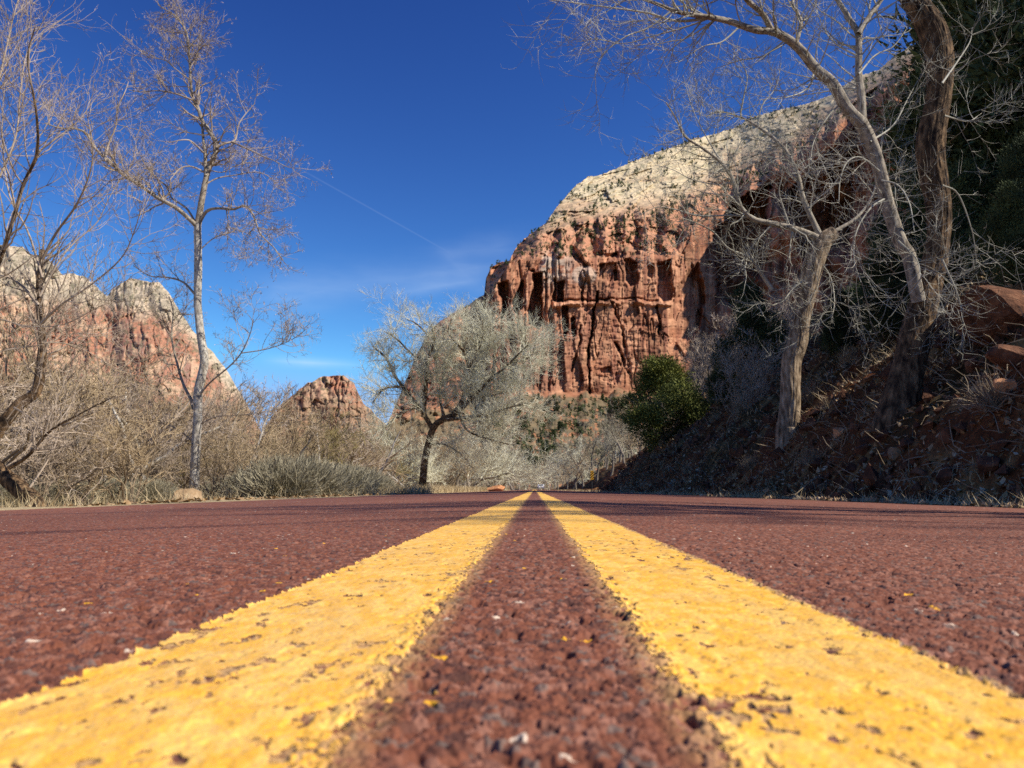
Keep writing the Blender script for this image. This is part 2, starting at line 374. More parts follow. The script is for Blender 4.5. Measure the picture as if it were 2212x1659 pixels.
def axis(marks):
    out = []
    for a, b, st in marks: out.append(np.arange(a, b, st))
    return np.concatenate(out + [[marks[-1][1]]])
def geo(a, b, r):
    n = int(math.log(b / a) / math.log(1 + r)) + 1; return a * (b / a) ** (np.arange(n) / (n - 1))
gx = np.concatenate([-geo(30, 6000, .08)[::-1], axis([(-29.6, -8, .5), (-8, -3.55, .2), (-3.55, 3.6, .65), (3.6, 14, .1), (14, 30, .3)]), geo(30.5, 6000, .05)])
gy = np.concatenate([-geo(6, 6000, .15)[::-1], axis([(-5.5, 5, .3), (5, 34, .1), (34, 60, .3)]), geo(60.5, 7000, .03)])
GX, GY = np.meshgrid(gx, gy)
GZ = gz(GX, GY)
under = (np.abs(GX) < EDGE - .02); GZ = np.where(under, GZ - .02, GZ)
far = sstep(350, 900, GY) ; GZ = GZ * (1 - far)
n1, n2 = fbm2(GX * .35, GY * .35, 4, 51), fbm2(GX * 3.1, GY * 3.1, 4, 61)
leftc = np.array([.36, .28, .16])[None, None] * (.55 + .9 * n1[..., None])
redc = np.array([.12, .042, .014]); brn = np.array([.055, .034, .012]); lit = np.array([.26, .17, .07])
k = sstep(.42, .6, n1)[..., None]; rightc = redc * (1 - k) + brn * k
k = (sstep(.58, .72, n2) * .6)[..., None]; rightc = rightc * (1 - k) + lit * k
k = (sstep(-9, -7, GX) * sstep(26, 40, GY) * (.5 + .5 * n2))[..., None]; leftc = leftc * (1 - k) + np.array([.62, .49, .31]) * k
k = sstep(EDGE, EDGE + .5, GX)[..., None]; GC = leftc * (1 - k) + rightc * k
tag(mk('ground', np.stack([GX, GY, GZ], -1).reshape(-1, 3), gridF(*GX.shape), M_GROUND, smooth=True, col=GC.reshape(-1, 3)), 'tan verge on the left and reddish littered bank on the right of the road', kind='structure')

# ------------------------------------------------------------------ road with aggregate relief, and its two painted lines
STR = ((-.1560, -.0540), (.0500, .1480))     # left and right stripe, from x to x
def road_relief(x, y, fade):
    wx = x + .0026 * (fbm2(x * 300, y * 300, 2, 5) - .5) * 2; wy = y + .0026 * (fbm2(x * 300, y * 300, 2, 6) - .5) * 2
    d1, r1 = cells(wx / .0054, wy / .0054, 7); d2, r2 = cells(wx / .0034, wy / .0034, 8)
    dome = np.sqrt(np.clip(1 - (d1 / .72) ** 2, 0, 1)); small = np.sqrt(np.clip(1 - (d2 / .75) ** 2, 0, 1))
    pits = sstep(.60, .74, fbm2(x * 95, y * 95, 3, 12))
    n = fbm2(x * 600, y * 600, 3, 15) - .5
    agg = .0012 * dome * (.35 + .9 * r1) + .0007 * small * r2 - .0026 * pits + .0022 * n + .0016 * (fbm2(x * 140, y * 140, 2, 16) - .5)
    return agg * fade, r1, r2, pits, d1, n
def road_mesh():
    rows = np.concatenate([geo(.11, 7, .0036), geo(7.05, 40, .012), geo(41, 430, .05)])
    s = np.linspace(-1, 1, 1081); outer = (np.linspace(0, 1, 151) ** 1.6)[1:]
    half = np.minimum(.74 * rows + .02, EDGE * .97)
    X = half[:, None] * s[None] - .027 * rows[:, None] * np.clip(1 - rows[:, None] / 4, 0, 1)
    X = np.concatenate([X[:, :1] + (-EDGE - X[:, :1]) * outer[::-1][None], X, X[:, -1:] + (EDGE - X[:, -1:]) * outer[None]], 1)
    Y = np.broadcast_to(rows[:, None], X.shape).copy()
    # ragged road edges
    e = sstep(.9, 1, np.abs(X) / EDGE); X = X + e * .10 * (fbm2(Y * 1.3, np.sign(X) * 3, 3, 71) - .5)
    fade = 1 - sstep(5, 14, Y)
    agg, r1, r2, pits, d1, nn = road_relief(X, Y, fade)
    base = -0.0225 * np.sqrt(X ** 2 + .12 ** 2) + .0027 + .004 * (fbm2(X * 1.2, Y * .9, 2, 81) - .5) * sstep(.2, 2, Y)
    # paint: coverage, ragged on the outside, dusted thinner on the inside
    edge = .0035 * (fbm2(X * 180, Y * 180, 3, 91) - .5) * 2 + .004 * (fbm2(X * 22, Y * 9, 2, 92) - .5)
    paint = np.zeros_like(X); side = np.zeros_like(X)
    for i, (a, b) in enumerate(STR):
        so = .0025; si = .026 if i == 0 else .020
        l, r = (so, si) if i == 0 else (si, so)
        p = sstep(a - l, a + l * .6, X + edge) * (1 - sstep(b - r * .6, b + r, X + edge)); paint = np.maximum(paint, p)
    speck = fbm2(X * 420, Y * 420, 3, 95); grit = fbm2(X * 130, Y * 60, 3, 96)
    wear = sstep(.645, .69, grit) * 1.3 * sstep(.35, .55, fbm2(X * 14, Y * 7, 2, 98)) + sstep(.70, .73, fbm2(X * 240, Y * 120, 2, 99)) * .9 + sstep(.62, .8, fbm2(X * 55, Y * 28, 3, 97)) * .35
    cov = paint * 1.35 - (1 - speck) * .62 + .35 * (agg / .002) * (1 - sstep(3, 7, Y)) * .5 - wear * .55 - pits * .22 + .05
    mask = sstep(.42, .56, cov)
    z = base + agg * (1 - .74 * sstep(.5, 1, paint)) + .0003 * mask * (paint > 0)
    # colours of the stones themselves
    red = np.array([.178, .058, .030]); dk = np.array([.075, .032, .024]); pk = np.array([.27, .125, .085]); gr = np.array([.13, .105, .09])
    c = np.broadcast_to(red, X.shape + (3,)).copy()
    def mixc(c, col, k): return c * (1 - k[..., None]) + np.asarray(col) * k[..., None]
    v = fbm2(X * 500, Y * 500, 3, 101)
    c = mixc(c, dk, sstep(.30, .1, r1) * .8 * fade + .25 * (1 - fade)); c = mixc(c, pk, sstep(.62, .95, r1) * .7 * fade + .15 * (1 - fade))
    c = mixc(c, gr, (r2 > .94) * .7 * fade)
    c = c * (.7 + .6 * v)[..., None]
    big = fbm2(X * 1.1, Y * .35, 3, 103); c = c * (.86 + .28 * big)[..., None]
    sp1 = ((r2 > .9975) & (d1 < .5)); c[sp1] = (.60, .47, .36)
    near = np.abs(X) < .30; sp2 = near & ((r2 > .955) & (r2 < .9560)) & (mask < .5); c[sp2] = (.72, .36, .02)
    wide = np.zeros_like(X)
    for i, (a, b) in enumerate(STR): wide = np.maximum(wide, sstep(a - .008, a + .012, X) * (1 - sstep(b - .012, b + .008, X)) if 0 else np.clip(1 - np.maximum(np.maximum(a - X, X - b), 0) / (.020 if (X[0, 0] < 0) else .02), 0, 1))
    wide = wide * (np.abs(X) < .152); c = mixc(c, (.56, .34, .13), np.clip(wide ** 1.5 * sstep(.36, .62, speck + .25 * (agg / .002) * fade) * .85, 0, .85))
    rubber = .30 * np.exp(-((np.abs(X) - 1.5) / .35) ** 2) ; c = c * (1 - rubber * .35)[..., None]
    V = np.stack([X, Y, z], -1).reshape(-1, 3); F = gridF(*X.shape)
    # plain continuation behind the camera
    xb = np.linspace(-EDGE, EDGE, 41); yb = np.linspace(-60, .11, 30)
    XB, YB = np.meshgrid(xb, yb); ZB = -0.0225 * np.sqrt(XB ** 2 + .12 ** 2) + .0027
    VB = np.stack([XB, YB, ZB], -1).reshape(-1, 3); FB = gridF(*XB.shape) + len(V)
    CB = np.broadcast_to(red * .9, (len(VB), 3))
    # a skirt so that the edge of the asphalt has thickness
    tag(mk('road', np.concatenate([V, VB]), [np.concatenate([F, FB])], M_ROAD, smooth=True, col=np.concatenate([c.reshape(-1, 3), CB])),
        'dark red chip seal road running straight away from the lens', kind='structure')
    py = mixc(np.broadcast_to(np.array([.82, .43, .042]), X.shape + (3,)), (.88, .53, .11), sstep(.35, .7, fbm2(X * 160, Y * 70, 3, 111)))
    py = mixc(py, (.60, .36, .12), sstep(.45, .75, fbm2(X * 40, Y * 16, 3, 112)) * .3)
    py = mixc(py, (.60, .33, .12), (1 - sstep(.42, .72, cov)) * .7)
    py = mixc(py, (.45, .28, .13), sstep(.58, .72, fbm2(X * 700, Y * 420, 2, 113)) * .35 * fade)
    cf = cov.ravel()[F].mean(1) > .49; xf = X.ravel()[F].mean(1)
    for lo, hi, lab in ((-1, 0, 'left one of two worn yellow lines painted down the middle of the red road'),
                        (0, 1, 'right one of two worn yellow lines painted down the middle of the red road')):
        sel = F[cf & (xf > lo) & (xf < hi)]; used = np.unique(sel); rm = np.full(len(V), -1); rm[used] = np.arange(len(used))
        tag(mk('road_marking', V[used] + np.array([0, 0, .0003]), rm[sel], M_PAINT, smooth=True, col=py.reshape(-1, 3)[used]), lab, kind='structure')
road_mesh()

# ------------------------------------------------------------------ cliffs
def poly_sd(x, y, poly):
    p = np.asarray(poly, float); d = np.full(x.shape, 1e9); ins = np.zeros(x.shape, bool)
    for i in range(len(p)):
        a, b = p[i], p[(i + 1) % len(p)]; e = b - a; w0, w1 = x - a[0], y - a[1]
        t = np.clip((w0 * e[0] + w1 * e[1]) / (e @ e + 1e-9), 0, 1)
        d = np.minimum(d, np.hypot(w0 - t * e[0], w1 - t * e[1]))
        c = ((a[1] > y) != (b[1] > y)) & (x < (b[0] - a[0]) * (y - a[1]) / (b[1] - a[1] + 1e-12) + a[0]); ins ^= c
    return np.where(ins, -d, d)
def line_d(x, y, pts, w):
    """soft mask along a crack"""
    d = np.full(x.shape, 1e9); p = np.asarray(pts, float)
    for a, b in zip(p[:-1], p[1:]):
        e = b - a; t = np.clip(((x - a[0]) * e[0] + (y - a[1]) * e[1]) / (e @ e), 0, 1)
        d = np.minimum(d, np.hypot(x - a[0] - t * e[0], y - a[1] - t * e[1]))
    return np.clip(1 - d / w, 0, 1)
def ip(x, pts):
    p = np.asarray(pts, float); return np.interp(x, p[:, 0], p[:, 1])
def cliff_grid(xs, ytop, ybase, rows, depth, rough=1.0):
    X = np.broadcast_to(xs[None], (rows, len(xs))).copy(); t = np.linspace(0, 1, rows)[:, None]
    Yp = ybase[None] + (ytop - ybase)[None] * t
    return X, Yp

def main_cliff():
    xs = np.arange(760, 2420, 1.5)
    top = ip(xs, [(760, 1000), (830, 930), (865, 850), (900, 765), (935, 706), (985, 672), (1020, 652), (1046, 636), (1050, 600), (1060, 580), (1078, 568), (1100, 562), (1112, 540),
                  (1130, 520), (1150, 503), (1180, 480), (1200, 450), (1215, 432), (1240, 405), (1262, 388), (1270, 379), (1283, 382), (1300, 376), (1330, 365),
                  (1360, 350), (1400, 336), (1430, 324), (1470, 312), (1500, 300), (1530, 292), (1560, 285), (1590, 275), (1620, 254), (1640, 250), (1700, 232),
                  (1740, 226), (1790, 208), (1830, 180), (1850, 165), (1900, 150), (1935, 118), (1960, 105), (1985, 95), (2060, 70), (2100, 20), (2200, -40), (2420, -120)])
    top0 = top; top = top + 5 * (fbm2(xs * .06, xs * 0, 4, 201) - .5) + 3 * (fbm2(xs * .4, xs * 0, 2, 202) - .5)
    X, Y = cliff_grid(xs, top, np.full(len(xs), 1075.0), 620, None)
    yl = ip(X, [(760, 840), (1046, 640), (1060, 640), (1100, 565), (1180, 560), (1290, 565), (1380, 556), (1450, 560), (1500, 500), (1600, 430), (1700, 360), (1780, 300), (1850, 240), (1950, 170), (2100, 90), (2420, 0)])   # brink of the red wall
    yw = ip(X, [(760, 830), (1046, 630), (1110, 560), (1160, 508), (1250, 482), (1330, 468), (1400, 458), (1480, 440), (1560, 400), (1640, 360), (1720, 315), (1790, 270), (1850, 222), (1950, 150), (2100, 60), (2420, -60)])    # foot of the white cap
    tp = np.broadcast_to(np.convolve(np.pad(top0, 20, 'edge'), np.ones(41) / 41, 'valid')[None], X.shape)
    D1 = ip(X, [(760, 560), (1044, 735), (1050, 728), (1058, 700), (1200, 745), (1300, 778), (1440, 822), (1500, 870), (1530, 910), (1600, 930), (1700, 900), (1800, 870), (1900, 840), (2100, 810), (2420, 770)])
    D2 = D1 + ip(X, [(760, 40), (1044, 60), (1060, 60), (1250, 95), (1450, 100), (1600, 110), (1900, 110), (2420, 90)])
    D3 = D2 + ip(X, [(760, 60), (1046, 60), (1060, 60), (1180, 60), (1270, 150), (1450, 240), (1600, 270), (1800, 260), (2000, 250), (2420, 250)])
    D0 = ip(X, [(760, 500), (1050, 430), (1450, 400), (1600, 300), (1900, 190), (2420, 110)])
    yb = ip(X, [(760, 940), (1050, 850), (1200, 852), (1450, 848), (1530, 800), (1700, 720), (1900, 600), (2420, 420)]); yb = np.maximum(yb + 34 * (fbm2(X * .03, X * 0, 4, 275) - .5), yl + 25)
    t0 = np.clip((1075 - Y) / (1075 - yb), 0, 1); t1 = np.clip((yb - Y) / (yb - yl), 0, 1)
    t2 = np.clip((yl - Y) / np.maximum(yl - yw, 1), 0, 1); t3 = np.clip((yw - Y) / np.maximum(yw - tp, 1), 0, 1)
    D = D0 + (D1 - D0) * t0 ** .9 + 14 * t1 + (D2 - D1 - 14) * t2 * (yl > yw) + (D3 - D2) * t3
    wall = sstep(0, .06, t1) * (1 - sstep(0, .5, t2)); mid = (Y < yl) & (Y > yw); cap = sstep(0, .12, t3)
    # --- relief, in metres away from the viewer
    wx = X + 5 * (fbm2(X * .05, Y * .02, 3, 210) - .5)
    r = np.zeros_like(X)
    colm = fbm2(wx * .026, Y * .005, 3, 211); r += wall * 6 * (colm - .5)
    cr = np.abs(fbm2(wx * .045, Y * .008 + 3, 3, 212) - .5); r += wall * 6 * np.clip(1 - cr / .018, 0, 1)
    cr2 = np.abs(fbm2(wx * .22, Y * .022 + 8, 2, 213) - .5); r += wall * 1.2 * np.clip(1 - cr2 / .04, 0, 1)
    led = fbm2(X * .03 + Y * .004, (Y + 10 * fbm2(X * .02, Y * .01, 2, 219)) * .15, 4, 214); r -= wall * 4.0 * (led - .5) * (.3 + 1.2 * fbm2(X * .02, Y * .03, 2, 218))
    r += wall * 1.2 * (fbm2(X * .16, Y * .10, 3, 215) - .5)
    sx = X + 10 * (fbm2(X * .05, Y * .02, 3, 271) - .5); d_, s1 = cells(sx / 30, (Y + .25 * X) / 105, 272); d_, s2 = cells(sx / 12, (Y - .15 * X) / 44, 273); d_, s3 = cells(sx / 5, Y / 16, 274)
    r += wall * (6.5 * facets(sx / 34, (Y + .2 * X) / 120, 281) + 1.7 * facets(sx / 13, (Y - .1 * X) / 46, 282) + .8 * facets(sx / 5, Y / 15, 283) + .3 * facets(X / 2.6, Y / 6, 284))
    # left buttresses are bolder
    lb = sstep(1250, 1180, X) * sstep(1040, 1065, X) * wall
    r += lb * 8 * np.clip(1 - np.abs(fbm2(wx * .07 + 4, Y * .004, 2, 216) - .5) / .09, 0, 1)
    WX = X + 16 * (fbm2(X * .035, Y * .03, 3, 222) - .5) + 5 * (fbm2(X * .2, Y * .16, 3, 223) - .5); WY = Y + 14 * (fbm2(X * .04, Y * .04, 3, 224) - .5)
    brk = .35 + .9 * sstep(.35, .6, fbm2(X * .06, Y * .05, 3, 225))
    def LD(pts, w): return line_d(WX, WY, pts, w) * brk
    def carve(poly, depth, soft=2.5, j=2.0):
        d = poly_sd(X + 9 * (fbm2(X * .05, Y * .04, 2, 226) - .5) + j * 2.6 * (fbm2(X * .2, Y * .1, 3, 220) - .5), Y + 8 * (fbm2(X * .06, Y * .05, 2, 227) - .5) + j * (fbm2(X * .2, Y * .2, 2, 221) - .5), poly)
        return depth * sstep(soft, -soft, d)
    C = carve
    r += C([(1076, 612), (1098, 608), (1099, 640), (1088, 690), (1080, 688), (1086, 645), (1077, 638)], 20)
    r += C([(1130, 606), (1112, 640), (1108, 668), (1120, 678), (1130, 660), (1129, 636)], 30)
    r += C([(1150, 590), (1168, 588), (1170, 700), (1162, 712), (1146, 698), (1138, 672), (1144, 640), (1152, 615)], 42)
    r += C([(1194, 604), (1200, 600), (1201, 650), (1194, 648)], 22); r += C([(1203, 610), (1216, 606), (1218, 652), (1204, 652)], 26)
    r += C([(1212, 662), (1225, 660), (1226, 700), (1220, 735), (1213, 700)], 22); r += C([(1232, 690), (1242, 686), (1243, 722), (1236, 726)], 18)
    r += C([(1292, 572), (1330, 566), (1333, 604), (1316, 610), (1296, 600)], 15); r += C([(1350, 560), (1360, 556), (1377, 566), (1378, 612), (1362, 618), (1351, 606)], 18)
    r += C([(1396, 573), (1411, 571), (1411, 602), (1398, 598)], 12); r += C([(1421, 568), (1450, 562), (1452, 650), (1436, 655), (1422, 640)], 24)
    r += C([(1450, 690), (1458, 640), (1480, 600), (1505, 570), (1520, 640), (1512, 700), (1496, 730), (1450, 742)], 30, 6)
    r += C([(1295, 794), (1320, 792), (1321, 805), (1296, 805)], 9, 1.2, 1)
    r += 22 * LD([(1292, 632), (1288, 655), (1282, 690), (1278, 730), (1271, 760), (1276, 800), (1274, 850)], 4.2)
    r += 16 * LD([(1333, 744), (1345, 765), (1349, 785), (1356, 806)], 4.5)
    r += 12 * LD([(1421, 660), (1425, 690), (1424, 725)], 4); r += 9 * LD([(1254, 705), (1250, 760), (1240, 800)], 4)
    r += 9 * LD([(1240, 555), (1262, 600), (1258, 655)], 3.5); r += 10 * LD([(1322, 655), (1340, 700), (1352, 745)], 3)
    r -= 7 * brk * line_d(X, WY, [(1190, 662), (1240, 655), (1300, 652), (1370, 656), (1450, 657)], 7) * (X > 1185)    # the bright ledge
    r += 6 * brk * line_d(X, WY, [(1190, 650), (1240, 647), (1300, 645), (1370, 648), (1420, 648)], 3.5)
    # white dome on the rim and the pinnacled mid slope
    r -= 14 * np.clip(1 - ((X - 1268) / 13) ** 2 - ((Y - 592) / 17) ** 2, 0, 1) ** .5
    md = sstep(0, .15, t2) * (1 - cap)
    peaks = np.abs(((X + 14 * fbm2(Y * .05, X * .03, 2, 230)) / 46) % 1 - .5) * 2
    r += md * (18 * (peaks - .5) * sstep(1040, 1100, X)) + md * (9 * (fbm2(X * .035, Y * .05, 4, 231) - .5) + 9 * facets(WX / 30, (WY + .3 * WX) / 26, 285) + 4.5 * facets(WX / 12, (WY - .3 * WX) / 10, 286) + 1.8 * facets(X / 5, Y / 4.4, 287))
    for pts in ([(1150, 585), (1180, 545), (1200, 500)], [(1212, 500), (1240, 540), (1262, 575)], [(1240, 520), (1262, 490), (1290, 545), (1320, 550)], [(1330, 545), (1360, 515), (1400, 480)], [(1310, 562), (1355, 530), (1410, 535)], [(1090, 575), (1120, 548), (1142, 520)]):
        r += 13 * LD(pts, 11) * (1 - cap)
    # white cap: cross bedding and gullies
    bed = (Y + .30 * X + 26 * fbm2(X * .012, Y * .02, 3, 240)) * .13
    r += cap * (7 * np.abs((bed % 1) - .5) + 3 * np.abs((bed * 2.7 % 1) - .5) + 22 * (fbm2(X * .02, Y * .03, 4, 241) - .5) + 5 * np.abs(fbm2(X * .06 - Y * .05, Y * .05, 3, 242) - .5) + 9 * facets(WX / 44, (Y + .3 * X) / 16, 288) + 4 * facets(WX / 17, (Y + .3 * X) / 6, 289))
    r += (1 - cap) * 130 * (fbm2(X * .016, Y * .010, 4, 243) - .45) * sstep(1500, 1600, X)
    r += C([(1545, 500), (1600, 430), (1660, 400), (1650, 560), (1610, 680), (1550, 640)], 90, 8, 6) + C([(1700, 420), (1790, 330), (1850, 300), (1830, 520), (1740, 560)], 90, 8, 6)
    r += (X < 1046) * 30 * (fbm2(X * .05, Y * .05, 4, 244) - .5)
    # talus
    tal = 1 - sstep(.9, 1.0, t0); r += tal * 26 * (fbm2(X * .03, Y * .05, 4, 245) - .5)
    D = D + r
    P = campos(X, Y, D)
    # --- colour of the stone
    def mixc(c, col, k): return c * (1 - k[..., None]) + np.asarray(col) * k[..., None]
    c = np.broadcast_to(np.array([.33, .145, .08]), X.shape + (3,)).copy()
    c = mixc(c, (.46, .235, .135), sstep(.42, .66, fbm2(X * .03, Y * .05, 4, 250)))
    c = mixc(c, (.21, .085, .055), sstep(.44, .68, fbm2(wx * .14, Y * .014, 4, 251)) * wall * .8)       # varnish streaks
    c = mixc(c, (.58, .30, .17), sstep(.60, .76, fbm2(wx * .20 + 9, Y * .016, 3, 252)) * wall * .7)
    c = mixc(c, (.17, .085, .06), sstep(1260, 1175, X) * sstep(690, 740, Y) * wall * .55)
    st = fbm2(X * .01, Y * .35, 3, 253); c = c * (.82 + .36 * st)[..., None]
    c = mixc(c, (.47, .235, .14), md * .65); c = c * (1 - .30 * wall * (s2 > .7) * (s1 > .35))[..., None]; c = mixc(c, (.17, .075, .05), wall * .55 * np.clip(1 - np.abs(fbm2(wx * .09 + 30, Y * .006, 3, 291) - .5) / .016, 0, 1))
    k = sstep(8, -10, np.abs(Y - 660) - 4) * (X > 1190) * (X < 1470); c = mixc(c, (.66, .37, .22), k * .5)  # paler strip paints the sunlit ledge into the wall colour
    wl = yw + 30 * (fbm2(X * .03, Y * .08, 3, 254) - .5)
    kw = sstep(26, -58, Y - wl) * sstep(1115, 1175, X); c = mixc(c, (.60, .49, .32), kw)
    c = mixc(c, (.42, .27, .17), kw * sstep(.5, .7, fbm2(X * .012, Y * .09, 3, 255)) * sstep(-110, -20, Y - wl) * .9)
    lines = np.abs(((bed * 2.2) % 1) - .5) * 2; c = c * (1 - .30 * kw * sstep(.6, .95, lines))[..., None]
    c = mixc(c, (.22, .21, .13), kw * sstep(.54, .66, fbm2(X * .09, Y * .12, 4, 256)) * .5)
    kd = np.clip(1.3 - ((X - 1262) / 26) ** 2 - ((Y - 594) / 20) ** 2, 0, 1); c = mixc(c, (.47, .42, .34), sstep(0, .5, kd) * .45)
    gb = sstep(1160, 1175, X) * sstep(1262, 1200, X) * sstep(640, 590, Y) * wall; c = mixc(c, (.40, .34, .27), gb * .75 * sstep(.3, .5, fbm2(X * .08, Y * .12, 3, 259)))
    # scrub and soil on ledges
    gs = sstep(.56, .64, fbm2(X * .13, Y * .2, 4, 257)) * (md * .7 + cap * .15); c = mixc(c, (.09, .085, .045), gs)
    c = mixc(c, (.13, .11, .065), sstep(yb - 4, yb + 10, Y + 14 * (fbm2(X * .05, Y * .1, 3, 262) - .5)) * .9); c = mixc(c, (.38, .16, .08), tal * sstep(.60, .67, fbm2(X * .09, Y * .13, 4, 258)) * .7)
    # back of the mountain so that it has a body
    bk = P[-1].copy(); bk[:, 1] += 320; bk[:, 0] *= 1.25; bk[:, 2] *= .72
    P = np.concatenate([P, bk[None]], 0); c = np.concatenate([c, c[-1:]], 0)
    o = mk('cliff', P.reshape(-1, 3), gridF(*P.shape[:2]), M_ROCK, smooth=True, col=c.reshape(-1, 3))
    tag(o, 'tall red sandstone cliff with a pale white cap right of the road end', kind='structure')
    return X, Y, D, r, cap, md, tal, wall, P[:-1]
CL = main_cliff()

def side_mountain(name, label, tops, base, Dn, Df, seed, white, x0, x1):
    xs = np.arange(x0, x1, 1.6); top = ip(xs, tops) + 7 * (fbm2(xs * .08, xs * 0, 4, seed) - .5)
    X, Y = cliff_grid(xs, top, np.full(len(xs), float(base)), 240, None)
    ts = np.convolve(np.pad(ip(xs, tops), 15, 'edge'), np.ones(31) / 31, 'valid'); t = np.clip((base - Y) / (base - ts[None]), 0, 1.1); D = Dn + (Df - Dn) * t ** 1.5
    wx = X + 8 * (fbm2(X * .04, Y * .03, 3, seed + 1) - .5)
    D = D + (Dn / 1400) * (60 * (fbm2(wx * .016, Y * .009, 4, seed + 2) - .5) + 12 * np.clip(1 - np.abs(fbm2(wx * .05, Y * .014, 3, seed + 3) - .5) / .04, 0, 1)
                           + 7 * (fbm2(X * .09, Y * .09, 3, seed + 4) - .5) + 11 * facets(wx / 26, (Y + .2 * X) / 44, seed + 21) + 3.5 * facets(wx / 10, (Y - .2 * X) / 15, seed + 22) + 2 * facets(X / 4.5, Y / 6, seed + 23) - 9 * np.abs(((Y + 14 * fbm2(X * .03, Y * .02, 2, seed + 6)) * .06) % 1 - .5))
    P = campos(X, Y, D)
    def mixc(c, col, k): return c * (1 - k[..., None]) + np.asarray(col) * k[..., None]
    c = np.broadcast_to(np.array([.37, .175, .105]), X.shape + (3,)).copy()
    c = mixc(c, (.46, .30, .19), sstep(.42, .62, fbm2(X * .03, Y * .045, 4, seed + 5)))
    c = mixc(c, (.22, .11, .085), sstep(.54, .7, fbm2(wx * .12, Y * .02, 3, seed + 7)) * .8)
    wl = ip(X, white) + 22 * (fbm2(X * .035, Y * .05, 3, seed + 8) - .5); c = mixc(c, (.48, .385, .27), sstep(18, -26, Y - wl)); c = mixc(c, (.17, .155, .11), sstep(.50, .62, fbm2(X * .05, Y * .07, 4, seed + 12)) * sstep(30, -30, Y - wl) * .45)
    c = mixc(c, (.13, .12, .07), sstep(.6, .66, fbm2(X * .16, Y * .22, 4, seed + 9)) * .75)
    c = mixc(c, (.27, .17, .10), sstep(-90, 0, Y - (base - 150)) * .8)
    bk = P[-1].copy(); bk[:, 1] += 400; bk[:, 0] *= 1.3; bk[:, 2] *= .7
    P = np.concatenate([P, bk[None]], 0); c = np.concatenate([c, c[-1:]], 0)
    tag(mk(name, P.reshape(-1, 3), gridF(*P.shape[:2]), M_ROCK, smooth=True, col=c.reshape(-1, 3)), label, kind='structure')
side_mountain('mountain', 'red mountain with white peaks behind the bare trees on the left',
              [(-700, 420), (-200, 500), (0, 528), (50, 533), (62, 548), (105, 562), (135, 592), (152, 590), (185, 598), (212, 622), (232, 640), (240, 628), (262, 612), (278, 600), (305, 606), (345, 612), (365, 632),
               (385, 668), (415, 712), (455, 755), (490, 800), (520, 850), (550, 905), (580, 960), (640, 1010)], 1062, 1250, 1750, 300,
              [(-700, 520), (0, 640), (100, 660), (230, 665), (330, 680), (400, 720), (450, 790), (500, 850), (560, 930)], -700, 640)
side_mountain('butte', 'small red butte far away in the gap between left mountain and cottonwood',
              [(540, 990), (592, 892), (630, 856), (665, 828), (700, 812), (742, 811), (765, 828), (784, 868), (815, 900), (850, 930), (1000, 950)], 1062, 1700, 1950, 340,
              [(560, 100), (1000, 100)], 540, 1010)

# scrub and small pines on the big cliff: a scatter nobody could count
def cliff_scrub():
    X, Y, D, r, cap, md, tal, wall, P = CL; rng = np.random.default_rng(5)
    n1 = fbm2(X * .05, Y * .08, 3, 301)
    w = cap * sstep(.5, .62, n1) * 1.1 + md * 1.4 * sstep(.40, .6, n1) + sstep(.985, 1.0, (Y - Y.min(0)[None] < 6) * 1.0) * (X < 1700) * 1.3 * sstep(.35, .6, n1)
    w = w + tal * (Y < 1010) * (Y > 845) * 1.3 * (X > 1040) * sstep(.3, .55, n1)
    w = w * (X > 1050) * (X < 2330); w = w * (D / 800) ** .3
    w = w.ravel() / w.sum(); idx = rng.choice(w.size, 3600, p=w); c = P.reshape(-1, 3)[idx]; big = tal.ravel()[idx] > .5
    Vs, Fs = [], []; K = len(c); m = 26
    h = rng.uniform(1.6, 4.6, K) * np.where(big, 1.25, 1) * np.clip(D.ravel()[idx] / 800, .35, 1.3); wd = h * rng.uniform(.4, .75, K)
    a = rng.uniform(0, 6.28, (K, m)); u = rng.uniform(0, 1, (K, m)); rad = wd[:, None] * .5 * (1.05 - u * .9) * rng.uniform(.3, 1, (K, m))
    q = np.stack([rad * np.cos(a), rad * np.sin(a), u * h[:, None] - .3], -1) + c[:, None]
    s = (h * .16)[:, None, None, None]; tri = q[:, :, None] + rng.normal(size=(K, m, 3, 3)) * s
    V = tri.reshape(-1, 3); F = np.arange(len(V)).reshape(-1, 3)
    tag(mk('scrub', V, F, M_FOREST), 'scattered dark scrub and tiny pines dotting the big cliff and its foot', 'scrub', kind='stuff')
cliff_scrub()

